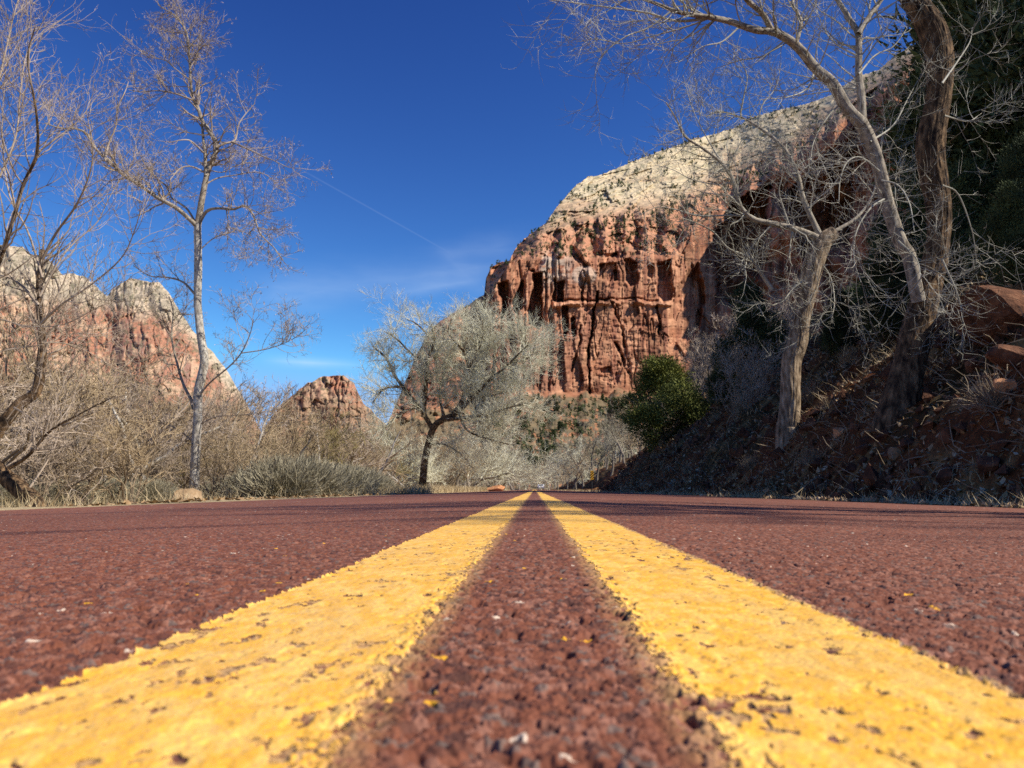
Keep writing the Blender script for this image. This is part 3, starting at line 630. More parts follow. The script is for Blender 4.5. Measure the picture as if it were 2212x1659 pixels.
# ------------------------------------------------------------------ trees: helpers
def trace(pts, Y, r0, r1, tip=0.0, seed=0, wob=.0):
    """a limb drawn through measured points; it also leans nearer or farther by tip metres; last columns = radius"""
    p = np.asarray(pts, float); n = len(p); t = np.linspace(0, 1, n)
    q = campos(p[:, 0], p[:, 1], Y + tip * t ** 1.2)
    return np.concatenate([q, (r0 + (r1 - r0) * t ** .8)[:, None]], 1)
def batch(limbs, n=22):
    q = np.stack([resample(l, n) for l in limbs]); return q[:, :, :3], np.maximum(q[:, :, 3], .003)
def tube_parts(levels, sides=(5, 4, 3, 3, 3)):
    out = [tubes(P, R, sides[min(i, len(sides) - 1)], np.random.default_rng(i + 3)) for i, (P, R) in enumerate(levels) if len(P)]
    return cat(out)
def leafbits(P, rng, per, size, droop=.0, elong=2.5):
    """small leaves or seeds near the ends of twigs"""
    K = len(P); idx = np.repeat(np.arange(K), rng.poisson(per, K)); e = P[idx, -1] + rng.normal(size=(len(idx), 3)) * size * .8
    d = unit(rng.normal(size=(len(idx), 3)) + np.array([0, 0, -droop])); w = unit(np.cross(d, rng.normal(size=d.shape)))
    s = size * rng.uniform(.6, 1.5, (len(idx), 1)); a = e; b = e + d * s * elong * .5 + w * s * .4; c = e + d * s * elong; f = e + d * s * elong * .5 - w * s * .4
    V = np.stack([a, b, c, f], 1).reshape(-1, 3); return V, np.arange(len(V)).reshape(-1, 4)

# ------------------------------------------------------------------ near tree on the left
def left_tree():
    Y = 22.0; u = Y / FD
    T = lambda pts, w0, w1, tip=0: trace(pts, Y, w0 * u / 2, w1 * u / 2, tip)
    trunk = T([(417, 1078), (419, 1060), (423, 963), (427, 905), (428, 848), (441, 783), (434, 729), (427, 657), (428, 585), (428, 540), (427, 484)], 21, 16)
    leader = T([(428, 484), (436, 432), (443, 396), (450, 367), (461, 342), (468, 313), (450, 281), (436, 259), (428, 234), (418, 216), (412, 180), (410, 137), (407, 101), (403, 72), (385, 40), (360, 22), (342, 11)], 15, 2.0, .6)
    A = T([(426, 490), (418, 482), (382, 450), (342, 428), (302, 400), (266, 378), (238, 349), (205, 320), (187, 288), (158, 277), (130, 277), (97, 266)], 11, 2.5, -1.5)
    A2 = T([(424, 484), (403, 450), (371, 428), (360, 403), (335, 382), (313, 353), (300, 330)], 5.5, 1.8, 1.2)
    A3 = T([(266, 378), (274, 342), (288, 306), (292, 266), (306, 234), (313, 212)], 5, 1.5, 1.0); A3[:, 1] -= 1.0
    B2 = T([(444, 380), (443, 335), (439, 299), (436, 263)], 8, 5, .3)
    C = T([(430, 482), (446, 457), (468, 450), (504, 452), (529, 445), (547, 464), (562, 504), (590, 533), (612, 562)], 8, 1.6, -1.0)
    Dd = T([(466, 318), (486, 310), (508, 302), (515, 270), (529, 248), (551, 223)], 6, 1.5, .8)
    E = T([(500, 306), (540, 324), (569, 338), (590, 346), (619, 360), (644, 364)], 4, 1.2, -.5)
    G = T([(441, 372), (414, 360), (389, 364), (367, 389)], 4.5, 1.8, -.8); H = T([(440, 330), (414, 306), (396, 302), (364, 308)], 4.5, 1.8, -.8)
    I = T([(416, 216), (378, 202), (342, 196), (306, 198), (277, 194)], 4.5, 1.3, -.6); J = T([(409, 172), (378, 148), (356, 130), (324, 124), (306, 115)], 3.5, 1.2, .5)
    K = T([(432, 540), (461, 515), (493, 504), (515, 497), (545, 510)], 3, 1.2, .5)
    L = T([(425, 640), (396, 610), (360, 599), (324, 596), (288, 574)], 6, 1.8, .9)
    M = T([(419, 885), (412, 862), (396, 830), (382, 783), (371, 729), (374, 675), (365, 640)], 9, 2.2, .7)
    N = T([(422, 868), (450, 830), (497, 790), (522, 761), (540, 722), (548, 690)], 5, 1.4, -.8)
    O = T([(520, 763), (576, 754), (626, 736), (662, 711)], 2.8, 1.0, -.5)
    Q = T([(450, 367), (480, 372), (505, 360), (540, 350)], 3, 1.2, .6)
    Q2 = T([(441, 400), (470, 385), (510, 378), (560, 372), (600, 395)], 4, 1.2, .9)
    R3 = T([(409, 150), (425, 120), (432, 90), (428, 60)], 2.5, 1.0, .3)
    U = T([(425, 920), (470, 900), (540, 895), (600, 885)], 3.0, 1.0, -.8); U2 = T([(424, 960), (380, 925), (330, 910), (280, 900)], 3.0, 1.0, .8)
    big = [trunk, leader, A, M, C, B2]
    limbs = [leader, A, A2, A3, B2, C, Dd, E, G, H, I, J, K, L, M, N, O, Q, Q2, R3, U, U2]
    rng = np.random.default_rng(21); base = campos(417, 1078, Y); base[2] = gz(base[0], base[1])
    t = tag(empty('bare_tree', base), 'pale crooked bare tree standing behind the tan boulder left of the road', 'tree')
    V, F = bark_tube(trunk, .03, 36, .012, 1, 24); mk('trunk', V - base, F, M_BARK_GREY, t, True)
    V, F = cat([bark_tube(b, .05, 18, .010, i + 1, 22) for i, b in enumerate(big[1:])]); mk('limb', V - base, F, M_BARK_LIMB, t, True)
    P0, R0 = batch(limbs); P1, R1 = grow(P0, R0, rng, dens=7.5, t=(.22, 1), ang=(30, 75), lf=(.7, 1.25), absL=1.0, N=8, wob=.36, trop=.07, rr=.5, rmax=.03, rmin=.008)
    P2, R2 = grow(P1, R1, rng, dens=6.5, t=(.2, 1), ang=(30, 70), lf=(.35, .7), N=6, wob=.4, trop=.05, rr=.6, rmin=.0052)
    P3, R3_ = grow(P2, R2, rng, dens=10, t=(.1, 1), ang=(30, 75), lf=(.5, 1.0), N=4, wob=.45, trop=.03, rr=.7, rmin=.0042)
    V, F = tube_parts([(P0, R0), (P1, R1), (P2, R2), (P3, R3_)], (7, 4, 3, 3)); mk('branches', V - base, F, M_TWIG_MAUVE, t)
    sel = rng.random(len(P3)) < .5; V, F = leafbits(P3[sel], rng, 1.3, .018, 1.6, 3.2); mk('seeds', V - base, F, M_SEED, t)
    print('left tree', len(P3))
left_tree()

def far_left_tree():
    Y = 14.0; u = Y / FD; T = lambda pts, w0, w1, tip=0: trace(pts, Y, w0 * u / 2, w1 * u / 2, tip)
    trunk = T([(88, 1112), (75, 1085), (40, 1055), (5, 1025), (-25, 985), (-12, 945), (15, 905), (45, 870), (78, 845), (88, 790), (92, 740), (88, 690), (84, 640), (86, 590), (92, 540)], 44, 11, .8)
    stems = [T([(92, 560), (120, 505), (160, 450), (185, 400), (200, 345), (196, 290), (186, 240)], 7, 1.5, -1), T([(20, 1010), (60, 985), (110, 930), (180, 890), (250, 855)], 10, 2, -.6),
             T([(-20, 960), (-60, 800), (-40, 650), (0, 560), (30, 470), (50, 400), (80, 330), (78, 240), (60, 130), (75, 60)], 16, 2, -1.5), T([(80, 330), (120, 300), (165, 265), (205, 215)], 4.5, 1.2, .5),
             T([(84, 660), (50, 620), (20, 600), (-20, 590)], 8, 3, .5), T([(88, 700), (130, 660), (190, 620), (260, 560), (290, 500), (310, 430)], 6, 1.5, -1.2),
             T([(-30, 700), (0, 690), (60, 705), (140, 700), (220, 660), (270, 650)], 4.5, 1.2, -1), T([(-60, 800), (0, 760), (90, 745), (170, 720), (250, 730)], 4, 1.2, .8),
             T([(92, 600), (60, 500), (20, 420), (5, 300), (10, 180), (25, 60)], 5.5, 1.2, 1.1), T([(90, 740), (140, 742), (190, 760), (260, 800), (330, 820)], 4, 1, 1.2), T([(-40, 450), (0, 380), (35, 290), (45, 190), (60, 110), (95, 70), (130, 45)], 6, 1.2, .9),
             T([(86, 640), (130, 560), (165, 520), (210, 480), (240, 420), (300, 330)], 5, 1.2, .7), T([(30, 880), (70, 905), (105, 940), (150, 950)], 5, 1.5, -.5), T([(60, 1060), (100, 1000), (120, 960), (135, 900)], 5, 1.2, 1),
             T([(-30, 300), (10, 120), (28, 40), (45, -20)], 5, 2, .7)]
    rng = np.random.default_rng(31); base = campos(88, 1112, Y); base[2] = gz(base[0], base[1]); trunk[0, 2] = min(trunk[0, 2], base[2] - .05)
    t = tag(empty('bare_tree', base), 'bent dark trunked bare tree leaning in at the far left edge', 'tree')
    V, F = cat([bark_tube(b, .04, 26, .014, i + 11, 18) for i, b in enumerate([trunk] + stems[1:3])]); mk('trunk', V - base, F, M_BARK_DARK, t, True)
    P0, R0 = batch([trunk[6:]] + stems); P1, R1 = grow(P0, R0, rng, dens=7.5, t=(.2, 1), ang=(25, 65), lf=(.7, 1.3), absL=1.1, N=8, wob=.26, trop=.12, rr=.5, rmax=.02, rmin=.006)
    P2, R2 = grow(P1, R1, rng, dens=4.5, t=(.2, 1), ang=(30, 65), lf=(.35, .7), N=6, wob=.35, trop=.08, rr=.6, rmin=.004)
    P3, R3_ = grow(P2, R2, rng, dens=4.5, t=(.2, 1), ang=(30, 70), lf=(.45, .8), N=4, wob=.4, trop=.03, rr=.7, rmin=.0032)
    V, F = tube_parts([(P0, R0), (P1, R1), (P2, R2), (P3, R3_)], (7, 4, 3, 3)); mk('branches', V - base, F, M_TWIG_MAUVE, t)
    sel = rng.random(len(P3)) < .35; V, F = leafbits(P3[sel], rng, 1.1, .013, 1.6, 3.0); mk('seeds', V - base, F, M_SEED, t)
    print('far left', len(P3))
far_left_tree()

# ------------------------------------------------------------------ the two big trees on the right bank
def right_tree():
    Y = 12.0; u = Y / FD; T = lambda pts, w0, w1, tip=0: trace(pts, Y, w0 * u / 2, w1 * u / 2, tip)
    tr = [(1936, 912, 90), (1942, 873, 80), (1960, 801, 66), (1977, 729, 62), (1995, 657, 58), (2012, 590, 54), (2026, 520, 47), (2026, 440, 52), (2013, 360, 58), (2010, 306, 60), (2022, 240, 54), (2030, 180, 54), (2027, 108, 60), (2008, 54, 60), (1972, 0, 50), (1935, -60, 46), (1870, -160, 40)]
    p = np.array(tr, float); tt = np.linspace(0, 1, len(p)); trunk = np.concatenate([campos(p[:, 0], p[:, 1], Y + .5 * tt), (p[:, 2] * u / 2)[:, None]], 1)
    stem = T([(1985, 650), (1978, 621), (1963, 553), (1945, 522), (1920, 450), (1898, 360), (1880, 306), (1857, 259)], 30, 27, -.5)
    sY = -.5
    def T2(pts, w0, w1, tip=0):
        return trace(pts, Y - .5, w0 * u / 2, w1 * u / 2, tip)
    Pm = T2([(1862, 268), (1830, 234), (1798, 180), (1762, 148), (1733, 112), (1704, 86), (1668, 68), (1632, 65), (1578, 47), (1535, 38), (1488, 31), (1452, 22), (1416, 7), (1350, -15)], 27, 5, -1.2)
    P2b = T2([(1540, 40), (1488, 47), (1452, 43), (1416, 31), (1340, 20), (1280, 12), (1200, 2)], 7, 1.5, -.4); P2b[:, :3] += Pm[9, :3] - P2b[0, :3]
    P3b = T2([(1666, 68), (1646, 32), (1618, 7), (1590, -25)], 13, 9, -.6); P3b[:, :3] += Pm[6, :3] - P3b[0, :3]
    P4b = T2([(1722, 98), (1733, 54), (1726, 29), (1715, 7), (1738, -30)], 9, 6, .4); P4b[:, :3] += Pm[4, :3] * .5 + Pm[5, :3] * .5 - P4b[0, :3]
    P5b = T2([(1535, 38), (1488, 56), (1416, 76), (1360, 90), (1300, 80)], 4, 1.2, .3); P5b[:, :3] += Pm[9, :3] - P5b[0, :3]
    Qm = T2([(1862, 268), (1861, 216), (1855, 162), (1855, 108), (1853, 72), (1834, 40), (1812, 4), (1790, -30)], 19, 9, .4)
    Q2 = T2([(1854, 74), (1873, 43), (1898, 7), (1920, -25)], 12, 9, .4)
    snag = T([(1963, 630), (1990, 600), (2008, 575)], 3, 2, -1)
    hang = [T2(h, 4.5, 1.2, tp) for h, tp in (([(1880, 306), (1930, 270), (1960, 215), (1990, 160)], 1), ([(1900, 370), (1860, 340), (1830, 350), (1815, 390), (1812, 440)], -.5), ([(2035, 180), (2070, 130), (2095, 90), (2100, 60)], .8), ([(2040, 250), (2090, 262), (2120, 245)], .5),
            ([(2035, 400), (2070, 420), (2100, 500), (2110, 570)], .5), ([(2035, 560), (2070, 640), (2080, 700), (2075, 760)], .3), ([(1910, 430), (1880, 450), (1850, 500), (1845, 560), (1860, 610)], -.7), ([(1940, 520), (1980, 560), (1990, 610)], -.8),
            ([(1820, 220), (1790, 250), (1760, 300), (1750, 350)], -.6), ([(1855, 160), (1890, 120), (1930, 100), (1960, 60)], .6), ([(1760, 148), (1745, 190), (1700, 210), (1640, 215)], -.6), ([(1700, 84), (1650, 120), (1600, 130), (1540, 150)], .4), ([(1600, 55), (1560, 90), (1520, 100), (1470, 130)], -.3),
            ([(1850, 120), (1800, 90), (1770, 40), (1760, -10)], .5), ([(1905, 390), (1940, 400), (1965, 440), (1975, 500)], -.9), ([(1450, 24), (1400, 60), (1350, 80), (1300, 120), (1285, 160)], -.2))]
    rng = np.random.default_rng(41); base = trunk[0, :3].copy(); base[2] = gz(base[0], base[1]); root = trunk[0].copy(); root[2] = base[2] - .3; root[3] *= 1.06; root[0] -= .05; trunk = np.vstack([root, trunk])
    t = tag(empty('cottonwood_tree', base), 'large dark trunked bare tree on the shaded bank with a pale forked side stem', 'tree')
    V, F = bark_tube(trunk, .014, 140, .019, 3, 26); mk('trunk', V - base, F, M_BARK_DARK, t, True)
    V, F = cat([bark_tube(b, .03, 36, .010, i + 20, 26) for i, b in enumerate([stem, Pm, Qm, Q2, P3b, P4b])]); mk('limb', V - base, F, M_BARK_LIMB, t, True)
    thin = [Pm, P2b, P3b, P4b, P5b, Qm, Q2, snag] + hang
    P0, R0 = batch(thin); Pg, Rg = P0[:-1 - len(hang)], R0[:-1 - len(hang)]
    Pt, Rt = batch([trunk[3:], stem] ); Ps, Rs = grow(Pt, Rt, rng, dens=3.2, t=(.05, 1), ang=(50, 85), absL=.9, lf=(.5, 1.1), N=9, wob=.27, trop=.04, rr=.08, rmax=.010, rmin=.005)
    Ph, Rh = P0[-len(hang):], R0[-len(hang):]
    P1, R1 = grow(np.concatenate([Pg, Ph]), np.concatenate([Rg, Rh]), rng, dens=10.0, t=(.15, 1), ang=(35, 75), absL=1.15, lf=(.5, 1.1), N=9, wob=.24, trop=.05, rr=.42, rmax=.013, rmin=.0045, tip=.2)
    P1 = np.concatenate([P1, Ps]); R1 = np.concatenate([R1, Rs])
    P2, R2 = grow(P1, R1, rng, dens=8.0, t=(.2, 1), ang=(30, 70), lf=(.35, .75), N=7, wob=.24, trop=.07, rr=.55, rmin=.0032, tip=.2)
    P3, R3_ = grow(P2, R2, rng, dens=5.0, t=(.2, 1), ang=(30, 65), lf=(.4, .8), N=5, wob=.24, trop=.1, rr=.6, rmin=.0024, tip=.2)
    V, F = tube_parts([(P0, R0), (P1, R1), (P2, R2), (P3, R3_)], (7, 4, 3, 3)); mk('branches', V - base, F, M_TWIG_PALE, t)
    for q in rng.choice(len(P2), 26, replace=False):
        V, F = leafbits(P2[q:q + 1], np.random.default_rng(int(q)), 0, .035, 1.2, 1.4) if 0 else leafbits(np.repeat(P2[q:q + 1], 1, 0), np.random.default_rng(3 + int(q) % 9), 3, .034, 1.2, 1.4)
        if len(V): mk('leaf', V[:4] - base, F[:1], M_LEAF, t)
    print('right tree', len(P3))
right_tree()

def right_tree2():
    Y = 17.0; u = Y / FD; T = lambda pts, w0, w1, tip=0: trace(pts, Y, w0 * u / 2, w1 * u / 2, tip)
    p = np.array([(1702, 925, 44), (1704, 909, 40), (1708, 855, 38), (1709, 783, 37), (1722, 743, 38), (1733, 686, 32), (1742, 640, 35), (1749, 600, 38), (1762, 555, 38), (1778, 522, 34), (1803, 500, 24)], float); tt = np.linspace(0, 1, len(p))
    trunk = np.concatenate([campos(p[:, 0], p[:, 1], Y - .3 * tt), (p[:, 2] * u / 2)[:, None]], 1)
    def J(l, q): l[:, :3] += q[:3] - l[0, :3]; return l
    Rm = J(T([(1785, 512), (1758, 497), (1715, 482), (1668, 472), (1632, 461), (1607, 432), (1596, 385), (1571, 346), (1535, 317), (1492, 288), (1474, 252), (1452, 216)], 16, 2.2, -1.3), trunk[9])
    R2 = J(T([(1612, 450), (1571, 445), (1506, 446), (1452, 432), (1416, 428), (1380, 445)], 5, 1.2, -.4), Rm[4])
    R3 = T([(1668, 625), (1632, 574), (1610, 553), (1571, 535), (1540, 500), (1500, 480), (1470, 470)], 9, 1.2, -1.5)
    R4 = J(T([(1790, 510), (1775, 480), (1748, 420), (1736, 371), (1715, 324), (1686, 292), (1650, 266), (1618, 248), (1571, 234), (1540, 245)], 15, 2.2, .6), trunk[9])
    R5 = J(T([(1622, 250), (1618, 240), (1625, 202), (1632, 162), (1620, 130), (1600, 105)], 5.5, 1.4, .4), R4[7])
    R6 = J(T([(1803, 500), (1850, 470), (1885, 420), (1900, 340), (1905, 280)], 9, 2, .8), trunk[10])
    R7 = T([(1715, 482), (1708, 520), (1706, 560), (1712, 575)], 4, 1.6, -.6)
    R7b = J(T([(1703, 478), (1690, 440), (1680, 400), (1690, 360)], 4.5, 1.4, -.3), Rm[2]); R8 = J(T([(1748, 600), (1715, 620), (1690, 650), (1660, 660)], 4.5, 1.4, -.8), trunk[7])
    R9 = J(T([(1560, 340), (1530, 290), (1500, 230), (1480, 160)], 3.5, 1.2, .4), Rm[7]); R10 = J(T([(1650, 266), (1660, 220), (1690, 180), (1700, 130)], 4, 1.2, .5), R4[6])
    R11 = J(T([(1760, 560), (1790, 600), (1800, 650), (1795, 690)], 4, 1.2, -.6), trunk[8]); R12 = J(T([(1596, 385), (1560, 390), (1510, 380), (1470, 360), (1430, 350)], 3.5, 1.1, .4), Rm[6])
    limbs = [Rm, R2, R3, R4, R5, R6, R7, R7b, R8, R9, R10, R11, R12]
    rng = np.random.default_rng(51); base = trunk[0, :3].copy(); base[2] = gz(base[0], base[1]); root = trunk[0].copy(); root[2] = min(base[2], root[2]) - .3; root[3] *= 1.1; trunk = np.vstack([root, trunk])
    t = tag(empty('cottonwood_tree', base), 'smaller kinked bare tree farther along the right bank beside the junipers', 'tree')
    trunk[:, 3] *= 1.1; V, F = bark_tube(trunk, .02, 100, .018, 7, 22); mk('trunk', V - base, F, M_BARK_WARM, t, True)
    V, F = cat([bark_tube(b, .04, 20, .008, i + 40, 26) for i, b in enumerate([Rm, R4, R6])]); mk('limb', V - base, F, M_BARK_LIMB, t, True)
    P0, R0 = batch(limbs)
    P1, R1 = grow(P0, R0, rng, dens=7.5, t=(.1, 1), ang=(30, 80), absL=1.35, lf=(.5, 1.15), N=9, wob=.27, trop=-.01, rr=.45, rmax=.016, rmin=.006, tip=.2)
    P2, R2_ = grow(P1, R1, rng, dens=6.5, t=(.15, 1), ang=(30, 75), lf=(.35, .75), N=7, wob=.26, trop=.07, rr=.55, rmin=.0042, tip=.2)
    P3, R3_ = grow(P2, R2_, rng, dens=4.6, t=(.2, 1), ang=(30, 65), lf=(.4, .85), N=5, wob=.26, trop=.1, rr=.6, rmin=.0034, tip=.2)
    V, F = tube_parts([(P0, R0), (P1, R1), (P2, R2_), (P3, R3_)], (7, 4, 3, 3)); mk('branches', V - base, F, M_TWIG_PALE, t)
    print('right tree 2', len(P3))
right_tree2()

# ------------------------------------------------------------------ grey green cottonwood in the middle distance
def mid_tree():
    Y = 62.0; u = Y / FD; T = lambda pts, w0, w1, tip=0: trace(pts, Y, w0 * u / 2, w1 * u / 2, tip)
    trunk = T([(911, 1056), (914, 1030), (920, 981), (935, 927), (955, 907), (978, 898)], 17, 12)
    L = [T([(978, 898), (1000, 860), (1012, 800), (1003, 760), (1010, 715)], 8, 2, 2), T([(978, 898), (1021, 859), (1060, 820), (1100, 785), (1140, 745)], 8, 2, -2), T([(935, 927), (905, 880), (855, 815), (835, 775), (805, 748)], 8, 2, 1.5),
         T([(915, 892), (922, 810), (924, 776), (938, 736), (932, 700)], 7, 2, -1), T([(955, 907), (1000, 903), (1039, 898), (1085, 885), (1130, 872)], 7, 1.6, -2.5), T([(1060, 820), (1070, 760), (1060, 710), (1075, 690)], 4, 1.4, 2),
         T([(870, 835), (830, 840), (805, 870)], 4, 1.4, -2), T([(924, 780), (890, 765), (860, 735), (830, 715)], 4.5, 1.2, 2), T([(1021, 859), (1080, 850), (1130, 830), (1155, 790)], 4, 1.2, 2), T([(1003, 760), (970, 720), (975, 690)], 4, 1.2, -2),
         T([(1010, 800), (1040, 740), (1042, 690)], 4, 1.2, -3), T([(905, 880), (870, 890), (835, 920), (815, 950)], 4, 1.2, -2), T([(990, 890), (1010, 930), (1060, 950), (1100, 960)], 4, 1.2, -3), T([(925, 960), (960, 960), (1000, 985), (1020, 1010)], 3, 1, -2),
         T([(938, 736), (900, 700), (880, 690)], 3, 1.2, 0), T([(960, 905), (950, 850), (965, 790), (985, 740)], 5, 1.2, 3), T([(1100, 785), (1145, 770), (1160, 730)], 3, 1, 0)]
    for l in L: l[:, 3] *= 1.5
    rng = np.random.default_rng(61); base = trunk[0, :3].copy(); base[2] = gz(base[0], base[1]); trunk[0, 2] = base[2] - .2
    t = tag(empty('cottonwood_tree', base), 'broad grey green bare cottonwood with a dark leaning trunk left of the road end', 'tree')
    V, F = cat([bark_tube(b, .12, 14, .03, i + 60, 6) for i, b in enumerate([trunk] + L)]); mk('trunk', V - base, F, M_BARK_DARK, t, True)
    P0, R0 = batch(L, 14)
    P1, R1 = grow(P0, R0, rng, dens=6.2, t=(.12, 1), ang=(25, 70), absL=2.7, lf=(.3, 1.25), N=7, wob=.36, trop=.03, rr=.5, rmax=.05, rmin=.015)
    P2, R2 = grow(P1, R1, rng, dens=4.6, t=(.15, 1), ang=(25, 65), lf=(.35, .75), N=5, wob=.36, trop=.06, rr=.6, rmin=.0105)
    P3, R3 = grow(P2, R2, rng, dens=6.5, t=(.15, 1), ang=(20, 55), lf=(.5, 1.0), N=4, wob=.3, trop=.10, rr=.7, rmin=.0072)
    V, F = tube_parts([(P0, R0), (P1, R1), (P2, R2), (P3, R3)], (5, 3, 3, 3)); mk('branches', V - base, F, M_TWIG_GREEN, t)
    print('mid tree', len(P3))
mid_tree()

# ------------------------------------------------------------------ prototypes for the woods: each is a thing with trunk and crown, copied one by one
def bare_tree_proto(seed, H, mat, spread=.5, stems=1,  n3=4.5, twig=.011, name='bare_tree', barkm=None, wob=.28, trop=.12):
    rng = np.random.default_rng(seed); P0 = []
    for s in range(stems):
        a = rng.uniform(0, 6.28); lean = (.06 if stems == 1 else .42) * rng.uniform(.5, 1.2); p = np.zeros(3) + [.1 * math.cos(a) * (stems > 1), .1 * math.sin(a) * (stems > 1), -.15]; d = np.array([lean * math.cos(a), lean * math.sin(a), 1.0]); l = [p]
        hh = H * (rng.uniform(.62, .8) if stems > 1 else .72)
        for k in range(11): d = unit(d + rng.normal(size=3) * .17); p = p + d * hh / 11; l.append(p)
        P0.append(l)
    P0 = np.array(P0); r0 = H * (.02 if stems == 1 else .009); R0 = np.broadcast_to(np.linspace(r0, r0 * .25, 12), P0.shape[:2]).copy()
    P1, R1 = grow(P0, R0, rng, n=max(5, int(17 / stems ** .6)), t=(.22, .98), ang=(25, 60), absL=H * spread, lf=(.45, 1.0), N=8, wob=wob, trop=trop, rr=.5, rmin=twig * 1.5)
    P2, R2 = grow(P1, R1, rng, dens=16 / H, t=(.15, 1), ang=(25, 65), lf=(.35, .75), N=6, wob=wob, trop=trop, rr=.6, rmin=twig * 1.2)
    P3, R3 = grow(P2, R2, rng, dens=n3 * 6 / H, t=(.1, 1), ang=(25, 65), lf=(.4, .9), N=4, wob=wob * 1.2, trop=trop, rr=.7, rmin=twig)
    t = empty(name, (0, 0, -50)); V, F = tubes(P0, R0, 7, rng); mk('trunk', V, F, barkm or M_BARK_GREY, t, True)
    V, F = tube_parts([(P1, R1), (P2, R2), (P3, R3)], (4, 3, 3)); mk('crown', V, F, mat, t)
    print(name, seed, len(P3)); return t
def _n(): pass
def juniper_proto(seed, H, Wd, mat, clumps=900, per=34, s=.05, base=.04, name='juniper_tree', cone=.55):
    rng = np.random.default_rng(seed); n = clumps
    lob = rng.uniform(-1, 1, (9, 3)) * [Wd * .30, Wd * .30, H * .36] + [0, 0, H * .5]; lob[:, :2] *= (1.15 - lob[:, 2:] / H * cone)
    u = rng.uniform(0, 1, n) ** .85; th = rng.uniform(0, 6.28, n); z = base * H + u * H * (1 - base)
    env = np.clip(np.sin(np.pi * np.clip(u * .82 + .16, 0, 1)), .05, 1) ** .7 * (1 - cone * u)
    nl = 24; zl = base * H + rng.uniform(.04, .9, nl) * H * (1 - base); tl = rng.uniform(0, 6.28, nl); el = np.sin(np.pi * np.clip(zl / H * .8 + .18, 0, 1)) ** .7 * (1 - cone * zl / H)
    rl = Wd * .40 * el * rng.uniform(.4, 1.35, nl); LC = np.stack([np.cos(tl) * rl, np.sin(tl) * rl, zl], 1); LR = Wd * rng.uniform(.13, .23, nl) * (1 - .45 * zl / H)
    LC[:3, :2] *= .2; LC[:3, 2] = np.array([.93, .75, .85]) * H; LR[:3] = Wd * np.array([.08, .13, .11])
    li = rng.choice(nl, n, p=LR ** 2 / (LR ** 2).sum()); dl = unit(rng.normal(size=(n, 3)) + [0, 0, .25]); C = LC[li] + dl * (LR[li] * rng.uniform(.55, 1.15, n) ** .7)[:, None] * [1, 1, 1.25]
    C[:, 2] = np.maximum(C[:, 2], .05); out = dl; d0 = unit(out * .8 + [0, 0, .6])
    K = n * per; idx = np.repeat(np.arange(n), per); cs = rng.uniform(.7, 1.4, n)[idx][:, None] * s
    d = unit(d0[idx] + rng.normal(size=(K, 3)) * .55); st = C[idx] + rng.normal(size=(K, 3)) * cs * 1.5 + d * cs * rng.uniform(0, 2.2, (K, 1))
    w = unit(np.cross(d, rng.normal(size=(K, 3)))); L = cs * rng.uniform(.8, 1.9, (K, 1)); wd = cs * rng.uniform(.16, .34, (K, 1))
    V = np.stack([st - w * wd, st + w * wd, st + d * L], 1).reshape(-1, 3)
    t = empty(name, (0, 0, -50)); l = [[0, 0, -.3], [.03 * H * rng.normal() * .3, 0, H * .25], [0, .02 * H, H * .55], [0, 0, H * .85]]
    P0 = resample(np.array(l), 12)[None]; R0 = np.linspace(H * .03, H * .006, 12)[None]; P1, R1 = grow(P0, R0, rng, n=26, t=(.1, 1), ang=(35, 70), absL=Wd * .5, lf=(.5, 1), N=6, trop=.1, rr=.4)
    V0, F0 = cat([tubes(P0, R0, 7, rng), tubes(P1, R1, 4, rng)]); mk('trunk', V0, F0, M_BARK_BROWN, t); mk('crown', V, np.arange(len(V)).reshape(-1, 3), mat, t)
    return t

PLACED = {}
def place(proto, x, y, rz=0, sc=1.0, label=None, dz=0.0, tilt=(0, 0)):
    loc = gpoint(x, y, dz)
    if proto.name not in PLACED:
        PLACED[proto.name] = 1; proto.location = loc; proto.rotation_euler = (tilt[0], tilt[1], rz); proto.scale = (sc, sc, sc) if not isinstance(sc, tuple) else sc
        if label: proto['label'] = label
        return proto
    return dup(proto, loc, rz, sc, label, tilt)
def at(px, Y): return float(campos(px, 1057, Y)[0])

rng = np.random.default_rng(7)
# low tan thicket left of the road
TH = [bare_tree_proto(100 + i, 3.6, m, .42, stems=st, n3=7.5, twig=.0075, name='bare_shrub', barkm=M_BARK_BROWN, wob=.4, trop=.05) for i, (m, st) in enumerate(((M_TWIG_TAN, 9), (M_TWIG_TAN, 7), (M_TWIG_MAUVE, 8), (M_TWIG_OLIVE, 9)))]
for p in TH: tag(p, 'leafless tangled shrub in the brown thicket left of the road', 'shrub', 'leafless shrubs of the roadside thicket')
n = 0
for Y, x0, x1, k in ((19, -80, 330, 4), (24, -60, 640, 9), (29, 40, 760, 11), (36, -60, 900, 13), (46, 0, 960, 14), (58, 60, 1000, 14), (75, 0, 1060, 14), (100, 500, 1080, 10)):
    for q in range(k):
        px = x0 + (x1 - x0) * (q + .5 + rng.uniform(-.4, .4)) / k; yy = Y * rng.uniform(.93, 1.07); w = 3 if (640 < px < 880 and rng.random() < .75) else int(rng.integers(0, 3))
        sc = rng.uniform(.75, 1.15) * (.75 if Y < 30 else 1.0 + (Y - 30) * .008); xx = at(px, yy); xx = xx if (Y < 28 or xx < -8.5) else -8.5 - rng.uniform(0, 4); place(TH[w], xx, yy, rng.uniform(0, 6.28), sc)
